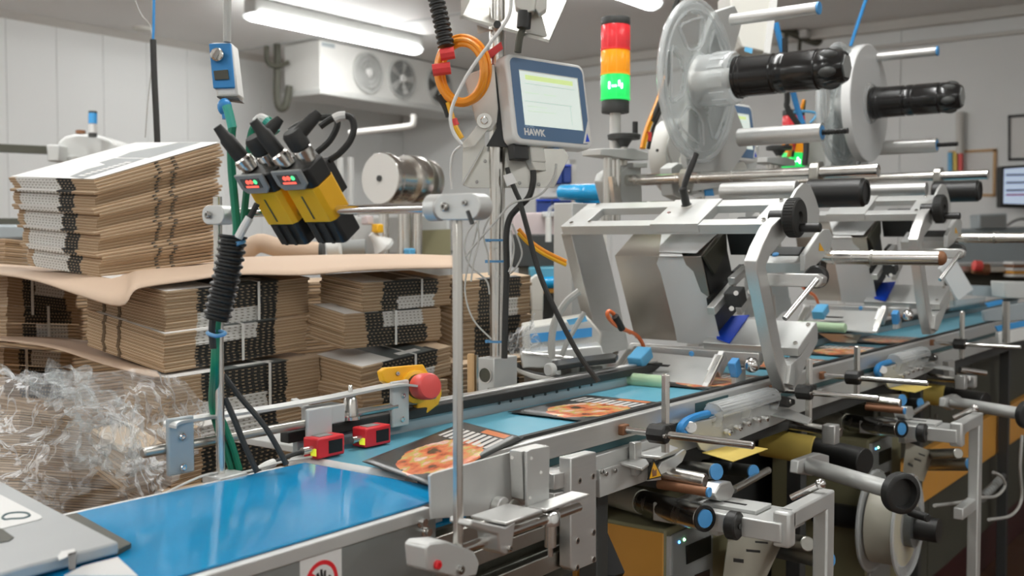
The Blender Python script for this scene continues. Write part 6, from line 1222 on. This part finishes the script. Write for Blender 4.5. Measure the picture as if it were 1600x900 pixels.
for i, pts in enumerate((((792, 540), (800, 565), (830, 585), (880, 592), (925, 594)), ((788, 545), (800, 572), (835, 588), (890, 596)), ((905, 565), (918, 556), (935, 552), (965, 550)), ((775, 632), (795, 616), (820, 608), (845, 606)))):
    cable('table_cable', ('thick black cable lying on the table right of the foot block', 'grey cable lying on the table right of the foot block', 'pale cable beside the black guide arm', 'pale cable curling in front of the foot block')[i], Ws(pts, Z=BZ + .02 - .01 * (i == 3)), (.014, .009, .01, .006)[i], ('black_rubber', 'grey_cable', 'white_plastic', 'white_plastic')[i])
# black slotted arm with uprights on the table
sa = thing('slotted_support', 'black slotted arm on three aluminium uprights behind the belt', 'guide arm', W(900, 620, Z=BZ))
za = BZ + .075
ob('slotted_bar', MB().prism([V((p.x, p.y, za)) for p in [W(u, v, Z=za) for u, v in ((862, 572), (900, 566), (955, 559), (966, 562), (962, 567), (905, 574), (868, 580))]], (0, 0, .018)), 'black', sa, .004)
for u, v in ((869, 598), (900, 590), (940, 586)): p = W(u, v, Z=BZ - .01); ob('upright', MB().box((p.x - .012, p.y - .012, BZ - .012), (p.x + .014, p.y + .014, za)), 'light_grey', sa, .002); ob('upright_foot', MB().box((p.x - .03, p.y - .025, BZ - .012), (p.x + .03, p.y + .025, BZ + .006)), 'light_grey', sa, .002)
ob('knob', MB().cyl(W(856, 578, Z=za + .01), W(864, 577, Z=za + .01), .022, ch=.004), 'light_grey', sa)
wp = W(738, 628, Z=BZ); wd = thing('wooden_peg', 'upright wooden strip with steel backing beside the foot block', 'peg', wp); zt3 = W(738, 553, X=wp.x).z
ob('wood_strip', MB().box((wp.x, wp.y, BZ - .01), (wp.x + .014, wp.y + .022, zt3)), 'wood', wd, .004); ob('steel_strip', MB().box((wp.x + .016, wp.y - .004, BZ - .01), (wp.x + .026, wp.y + .018, zt3 - .005)), 'steel', wd); ob('base_clip', MB().box((wp.x - .03, wp.y - .05, BZ - .01), (wp.x + .08, wp.y + .03, BZ + .008)), 'black', wd, .003); ob('clip_knob', MB().lathe((wp.x + .07, wp.y - .03, BZ + .008), (0, 0, 1), [(0, .008), (.02, .008), (.022, .02), (.03, .02)], 14), 'steel', wd)
# ---------------------------------------------------------------- right wall
def wallq(px, off=.06): return [W(u, v, X=WR - off) for u, v in px]
nb = thing('notice_board', 'framed notice board with yellow frame on the right wall', 'notice board', W(1520, 310, X=WR - .06)); ob('board_sheet', MB().prism(wallq(((1484, 236), (1555, 233), (1553, 304), (1484, 304))), (.01, 0, 0)), 'paper', nb)
for px in (((1482, 236), (1557, 232), (1557, 236), (1482, 240)), ((1482, 302), (1555, 303), (1555, 307), (1482, 307)), ((1552, 233), (1557, 233), (1555, 306), (1551, 306))): ob('frame_strip', MB().prism(wallq(px, .08), (.03, 0, 0)), 'wood', nb)
for i, (u, mt, lb_) in enumerate(((1484, 'sky_blue', 'blue'), (1492, 'roll_yellow', 'yellow'), (1500, 'estop_red', 'red'))): ob('file_strip', MB().prism(wallq(((u - 3, 238), (u + 3, 238), (u + 3, 268), (u - 3, 268)), .16), (.08, 0, 0)), mt, label=lb_ + ' file spine hanging at the left of the notice board', cat='file')
pf_ = thing('picture_frame', 'thin black framed sheet at the right picture edge above the monitor', 'frame', W(1590, 250, X=WR - .06)); ob('frame_sheet', MB().prism(wallq(((1577, 182), (1640, 178), (1640, 248), (1577, 248))), (.01, 0, 0)), 'paper', pf_)
for px in (((1575, 180), (1640, 175), (1640, 179), (1575, 184)), ((1575, 180), (1578, 180), (1578, 250), (1575, 250)), ((1575, 247), (1640, 246), (1640, 250), (1575, 251))): ob('frame_strip', MB().prism(wallq(px, .08), (.03, 0, 0)), 'black', pf_)
mo = thing('wall_monitor', 'black monitor with pale blue table on its screen at the right edge', 'monitor', W(1590, 326, d=15.18)); ob('monitor_body', MB().prism(Ws([(1565, 260), (1640, 255), (1640, 326), (1564, 324)], d=15.18), fwd * .15), 'black', mo, .01)
ob('monitor_screen', MB().prism(Ws([(1569, 264), (1640, 259), (1640, 320), (1568, 318)], d=15.17), fwd * .004), M('monitor_glow', (.55, .66, .82), .3, emit=.5, ecol=(.60, .72, .90)), mo)
M('monitor_row', (.20, .26, .42), .4); M('monitor_pink', (.75, .35, .6), .4)
for v, mt in ((272, 'monitor_row'), (284, 'monitor_row'), (296, 'monitor_row'), (303, 'monitor_pink')): ob('screen_row', MB().prism(Ws([(1572, v), (1630, v - 1), (1630, v + 2), (1572, v + 3)], d=15.14), fwd * .002), mt, mo)
gb2 = thing('grey_box', 'grey metal box on the workbench under the wall monitor', 'box', W(1552, 358, d=14.49)); ob('box_body', MB().prism(Ws([(1529, 335), (1574, 333), (1574, 358), (1530, 358)], d=14.49), fwd * .3), 'grey_paint', gb2, .02); ob('box_front', MB().prism(Ws([(1532, 338), (1571, 336), (1571, 355), (1533, 355)], d=14.46), fwd * .01), 'grey_plastic', gb2)
be_ = thing('workbench', 'steel workbench with splashback along the right wall', 'bench', W(1560, 430, d=13.8) - V((0, 0, 1.8)))
ob('splashback', MB().prism(Ws([(1490, 358), (1608, 354), (1608, 410), (1490, 410)], d=14.63), fwd * .05), 'grey_paint', be_); zb_ = W(1560, 414, d=13.4).z; ob('bench_top', MB().prism([V((p.x, p.y, zb_)) for p in (W(1470, 418, d=12.9), W(1640, 418, d=12.9), W(1612, 412, d=14.4), W(1495, 412, d=14.4))], (0, 0, -.08)), 'steel_dull', be_, .01); ob('bench_apron', MB().prism(Ws([(1480, 418), (1660, 418), (1660, 450), (1480, 450)], d=13.25), fwd * .1), 'dark_olive', be_)
ob('white_tag', MB().prism(Ws([(1551, 362), (1561, 362), (1561, 370), (1552, 370)], d=14.49), fwd * .01), 'paper', be_)
for u in (1490, 1640): ob('bench_leg', MB().box(V((W(u, 450, d=13.52).x, W(u, 450, d=13.52).y, FZ)), W(u, 430, d=13.52) + V((.08, .08, 0))), 'steel_dull', be_)
rd = thing('red_container', 'red capped jar lying on the workbench', 'jar', W(1530, 425, d=12.83)); ob('jar_body', MB().cyl(W(1520, 419, d=12.83), W(1545, 421, d=12.83), .07, ch=.01), 'copper_brown', rd); ob('jar_cap', MB().cyl(W(1521, 415, d=12.76), W(1534, 416, d=12.76), .065, ch=.01), 'estop_red', rd)
so2 = thing('paper_stack', 'orange and white stack at the bench end by the right edge', 'stack', W(1592, 434, d=12.7))
for i, mt in enumerate(('paper', 'orange_box', 'paper', 'copper_brown', 'paper')): ob('stack_layer', MB().prism(Ws([(1582 + i % 2, 433 - 5 * i), (1640, 433 - 5 * i), (1640, 429 - 5 * i), (1583, 429 - 5 * i)], d=12.7), fwd * .25), mt, so2, .006)
cable('wall_cable', 'grey cables trailing from the grey box over the splashback', Ws([(1574, 352), (1585, 345), (1600, 342), (1620, 350)], d=14.21), .02, 'grey_plastic')
wr2 = thing('wall_conduit', 'pale vertical conduit on the right wall left of the notice board', 'conduit', W(1500, 240, X=WR - .1)); ob('conduit_pipe', MB().cyl(W(1500, 240, X=WR - .12), W(1500, 175, X=WR - .12), .06), 'trim', wr2)
# machinery beyond the rear head
wsht = thing('white_cover', 'white tilted cover plate standing beyond the rear labelling head', 'cover', W(1500, 470, d=6.6)); ob('cover_plate', MB().prism(Ws([(1468, 420), (1489, 398), (1521, 452), (1497, 470)], d=6.6), V((.03, .02, 0))), 'label_white', wsht, .002)
ct = thing('clear_cover', 'clear curved cover over the belt beyond the rear head', 'cover', W(1510, 490, d=6.3)); ob('cover_shell', MB().grid(lambda a, b: W(1484 + 56 * a, 486 - 6 * a - 16 * sin(pi * b * .55), d=6.5 - .5 * b), 10, 8), 'clear_tray', ct)
orl = thing('outfeed_rail', 'grey outfeed rails with blue belt strips at the right edge', 'conveyor', W(1570, 470, d=6.9))
ob('rear_rail', MB().prism(Ws([(1518, 446), (1660, 452), (1660, 470), (1520, 462)], d=7.2), fwd * .1), 'grey_paint', orl); ob('rail_box', MB().prism(Ws([(1568, 440), (1660, 442), (1660, 470), (1570, 466)], d=7.0), fwd * .2), 'light_grey', orl, .01); ob('side_plate', MB().prism(Ws([(1536, 486), (1660, 460), (1660, 500), (1538, 502)], d=6.5), fwd * .03), 'grey_paint', orl, .004)
ob('blue_strip', MB().prism(Ws([(1540, 474), (1566, 468), (1570, 474), (1545, 480)], d=6.7), fwd * .02), 'blue_tape', orl); ob('blue_strip', MB().prism(Ws([(1556, 510), (1660, 490), (1660, 506), (1560, 518)], d=6.2), fwd * .02), 'blue_tape', orl)
ob('near_rail', MB().prism(Ws([(1560, 520), (1660, 500), (1660, 520), (1560, 540)], d=6.0), fwd * .04), 'alu_matt', orl, .004); ob('support_post', MB().cyl(W(1572, 536, d=5.8), W(1572, 471, d=5.8), .02, n=6), 'steel', orl)

# stands that carry the background pieces down to the floor
def stand(parent, name, u0, u1, v, d, mat, depth=.15):
    p, q = W(u0, v, d=d), W(u1, v, d=d); ob(name, MB().prism([p, q, V((q.x, q.y, FZ)), V((p.x, p.y, FZ))], fwd * depth), mat, parent)
for t_, u0, u1, v, d, mt in ((rk, 837, 842, 418, 8.6, 'cream'), (rk, 893, 900, 340, 8.6, 'cream'), (gc, 886, 938, 500, 5.6, 'light_grey'), (dm_, 802, 886, 558, 6.5, 'dark'), (rm, 550, 702, 558, 6.6, 'light_grey'), (lt, 820, 938, 574, 4.05, 'light_grey'), (lm, -10, 60, 374, 7.5, 'grey_paint'), (wb, 831, 848, 485, 5.0, 'cream')): stand(t_, 'stand', u0, u1, v, d, mt)
stand(br3, 'roll_cradle', 940, 948, 312, 6.15, 'cream', .05); stand(pk, 'box_stand', 810, 884, 366, 6.5, 'cream', .2)
# ================================================================ slip sheets, stretch film, nearest sleeve
def sheet(name, label, fn, nu, nv, mat, cat, th=.006):
    o = ob(name, MB().grid(fn, nu, nv), mat, label=label, cat=cat); s = o.modifiers.new('s', 'SOLIDIFY'); s.thickness = th; return o
# upper slip sheet: front edge follows the picture, drooping over the corner bundle
fe = [(-70, 428, 3.05), (0, 428, 2.95), (60, 438, 2.80), (120, 458, 2.66), (186, 476, 2.58), (206, 455, 2.62), (230, 446, 2.70), (300, 436, 2.78), (370, 427, 2.86), (470, 428, 2.95), (560, 421, 3.0), (640, 418, 3.06), (712, 417, 3.12)]
be = [(-80, 408, 3.7), (0, 412, 3.6), (60, 416, 3.55), (130, 415, 3.5), (190, 414, 3.5), (215, 412, 3.5), (240, 410, 3.52), (300, 408, 3.55), (370, 402, 3.6), (470, 399, 3.65), (560, 397, 3.7), (640, 397, 3.75), (712, 399, 3.8)]
FEp, BEp = spline([W(u, v, d=d * KD) for u, v, d in fe], 4), spline([W(u, v, d=d * KD) for u, v, d in be], 4); nE = len(FEp) - 1
def slip1(a, b):
    i = min(nE, int(round(a * nE))); p = FEp[i].lerp(BEp[i], b); mid = (FEp[i].z * .2 + BEp[i].z * .8)
    if b < .35: p.z = FEp[i].z + (FEp[i].lerp(BEp[i], .35).z * .35 + BEp[i].z * .65 - FEp[i].z) * (b / .35) ** .8
    else: p.z = (FEp[i].lerp(BEp[i], .35).z * .35 + BEp[i].z * .65) + (BEp[i].z - (FEp[i].lerp(BEp[i], .35).z * .35 + BEp[i].z * .65)) * ((b - .35) / .65)
    return p
sheet('slip_sheet', 'large tan cardboard slip sheet drooping over the corner of the bundles', slip1, nE, 10, 'kraft_light', 'slip sheet')
fe2 = [(-70, 528, 2.95), (0, 530, 2.92), (80, 541, 2.82), (160, 566, 2.70), (218, 582, 2.62), (250, 588, 2.58)]; be2 = [(-70, 523, 3.4), (0, 523, 3.4), (80, 527, 3.35), (140, 533, 3.3), (190, 550, 3.1), (240, 572, 2.85)]
F2, B2 = spline([W(u, v, d=d * KD) for u, v, d in fe2], 4), spline([W(u, v, d=d * KD) for u, v, d in be2], 4); n2 = len(F2) - 1
sheet('slip_sheet', 'lower tan slip sheet sticking out between the bundles at the left', lambda a, b: F2[min(n2, int(round(a * n2)))].lerp(B2[min(n2, int(round(a * n2)))], b), n2, 4, 'kraft_light', 'slip sheet')
# crumpled stretch film over the pallet's lower left corner

top = [(-60, 592, 2.45), (0, 590, 2.42), (60, 585, 2.38), (140, 578, 2.32), (225, 572, 2.30), (262, 582, 2.34), (300, 610, 2.42), (335, 640, 2.48)]
bot = [(-60, 780, 2.12), (0, 790, 2.08), (50, 800, 2.06), (100, 806, 2.05), (150, 800, 2.06), (190, 790, 2.10), (240, 770, 2.2), (290, 742, 2.3)]
TP, BP = spline([W(u, v, d=d * 1.2) for u, v, d in top], 10), spline([W(u, v, d=d * 1.17) for u, v, d in bot], 10); nF = len(TP) - 1
def film(a, b, ph=0, amp=1):
    i = a * nF; k = min(nF - 1, int(i)); f_ = i - k
    p = TP[k].lerp(TP[k + 1], f_).lerp(BP[k].lerp(BP[k + 1], f_), b)
    q = V((a * 4 + ph, b * 3, ph)); w = NZ.turbulence_vector(q, 3, False) * .05 * amp
    r_ = 1 - abs(NZ.noise(V((a * 7 + b * 3 + ph, b * 5 - a * 3, 3)))) * 2; r2 = 1 - abs(NZ.noise(V((a * 16 - b * 5, b * 4 + a * 9, 7)))) * 2
    pull = max(0, 1 - abs(a - .48) * 3) * sin(pi * b) * .06
    return p + w * (.3 + sin(pi * min(1, b * 1.3))) - fwd * (.04 * r_ * amp + .012 * r2 + pull)
ob('stretch_film', MB().grid(lambda a, b: film(a, b), 90, 60), 'film', label='crumpled clear stretch film hanging off the lower left pallet corner', cat='plastic film', kind='stuff', ang=60)
def film2(a, b):
    P = [(60, 600, 2.28), (130, 640, 2.2), (165, 700, 2.12), (175, 760, 2.05)]; c_ = spline([W(u, v, d=d * 1.17) for u, v, d in P], 10); i = a * (len(c_) - 1); k = min(len(c_) - 2, int(i)); p = c_[k].lerp(c_[k + 1], i - k)
    return p + rgt * ((b - .5) * (.16 + .10 * abs(a - .5))) + NZ.turbulence_vector(V((a * 6, b * 4, 9)), 4, True) * .07 - fwd * .03
ob('stretch_film', MB().grid(film2, 50, 24), 'film', label='loose gathered strand of clear film in front of the crumpled film sheet', cat='plastic film', kind='stuff', ang=60)
bundle('light brown box corner showing through the stretch film beside the grey bracket', (196, 705), 2.42, (250, 690), (140, 668), .10, [('plain', 5)], strap=None)
# nearest sleeve, lying on the infeed belt at the lower left: grey board with a white printed corner
ZS = BZ + .006
ns = thing('near_sleeve', 'blurred grey sleeve with white printed corner at the lower left on the blue belt', 'sleeve', W(60, 860, Z=BZ), 'printed sleeves on the belts')
def zq(px, z): return [W(u, v, Z=z) for u, v in px]
ob('sleeve_board', MB().prism(zq(((-60, 742), (8, 770), (68, 803), (186, 866), (178, 868), (40, 905), (-140, 960)), ZS), (0, 0, .020)), M('sleeve_grey', (.42, .44, .44), .4, var=.08), ns, .004)
ob('white_print', MB().prism(zq(((-60, 752), (2, 774), (64, 806), (66, 810), (58, 813), (-4, 828), (-80, 840)), ZS + .0205), (0, 0, .0008)), 'paper', ns)
dm = MB().tube(zq(((4, 808), (12, 803), (28, 801), (42, 802), (46, 806), (36, 810), (18, 811), (8, 812)), ZS + .0215), .0022, 6, closed=True); ob('oval_mark', dm, 'teal_dark', ns)
ob('dark_print', MB().prism(zq(((-80, 832), (2, 826), (22, 840), (14, 846), (-80, 862)), ZS + .0205), (0, 0, .0008)), 'dark_olive', ns)
ob('white_print', MB().prism(zq(((96, 862), (116, 858), (118, 863), (102, 872), (92, 876), (90, 870)), ZS + .0205), (0, 0, .0008)), 'paper', ns)
ob('dark_print', MB().prism(zq(((106, 866), (120, 862), (118, 890), (108, 892)), ZS + .0205), (0, 0, .0008)), 'dark', ns)
ob('dark_edge', MB().prism(zq(((100, 812), (120, 808), (205, 856), (182, 868)), ZS - .004), (0, 0, .008)), 'dark_olive', ns)
ob('paper_flap', MB().prism(zq(((100, 905), (130, 890), (184, 876), (215, 905)), ZS - .003), (0, 0, .006)), 'paper', ns)

# ================================================================ bring everything to metres
SC_ = .54
for o in list(S.objects):
    if o.parent is None:
        o.location = V((o.location.x, o.location.y, o.location.z - FZ)) * SC_
        if o.type != 'CAMERA': o.scale = V(o.scale) * SC_
cam_d.dof.focus_distance *= SC_
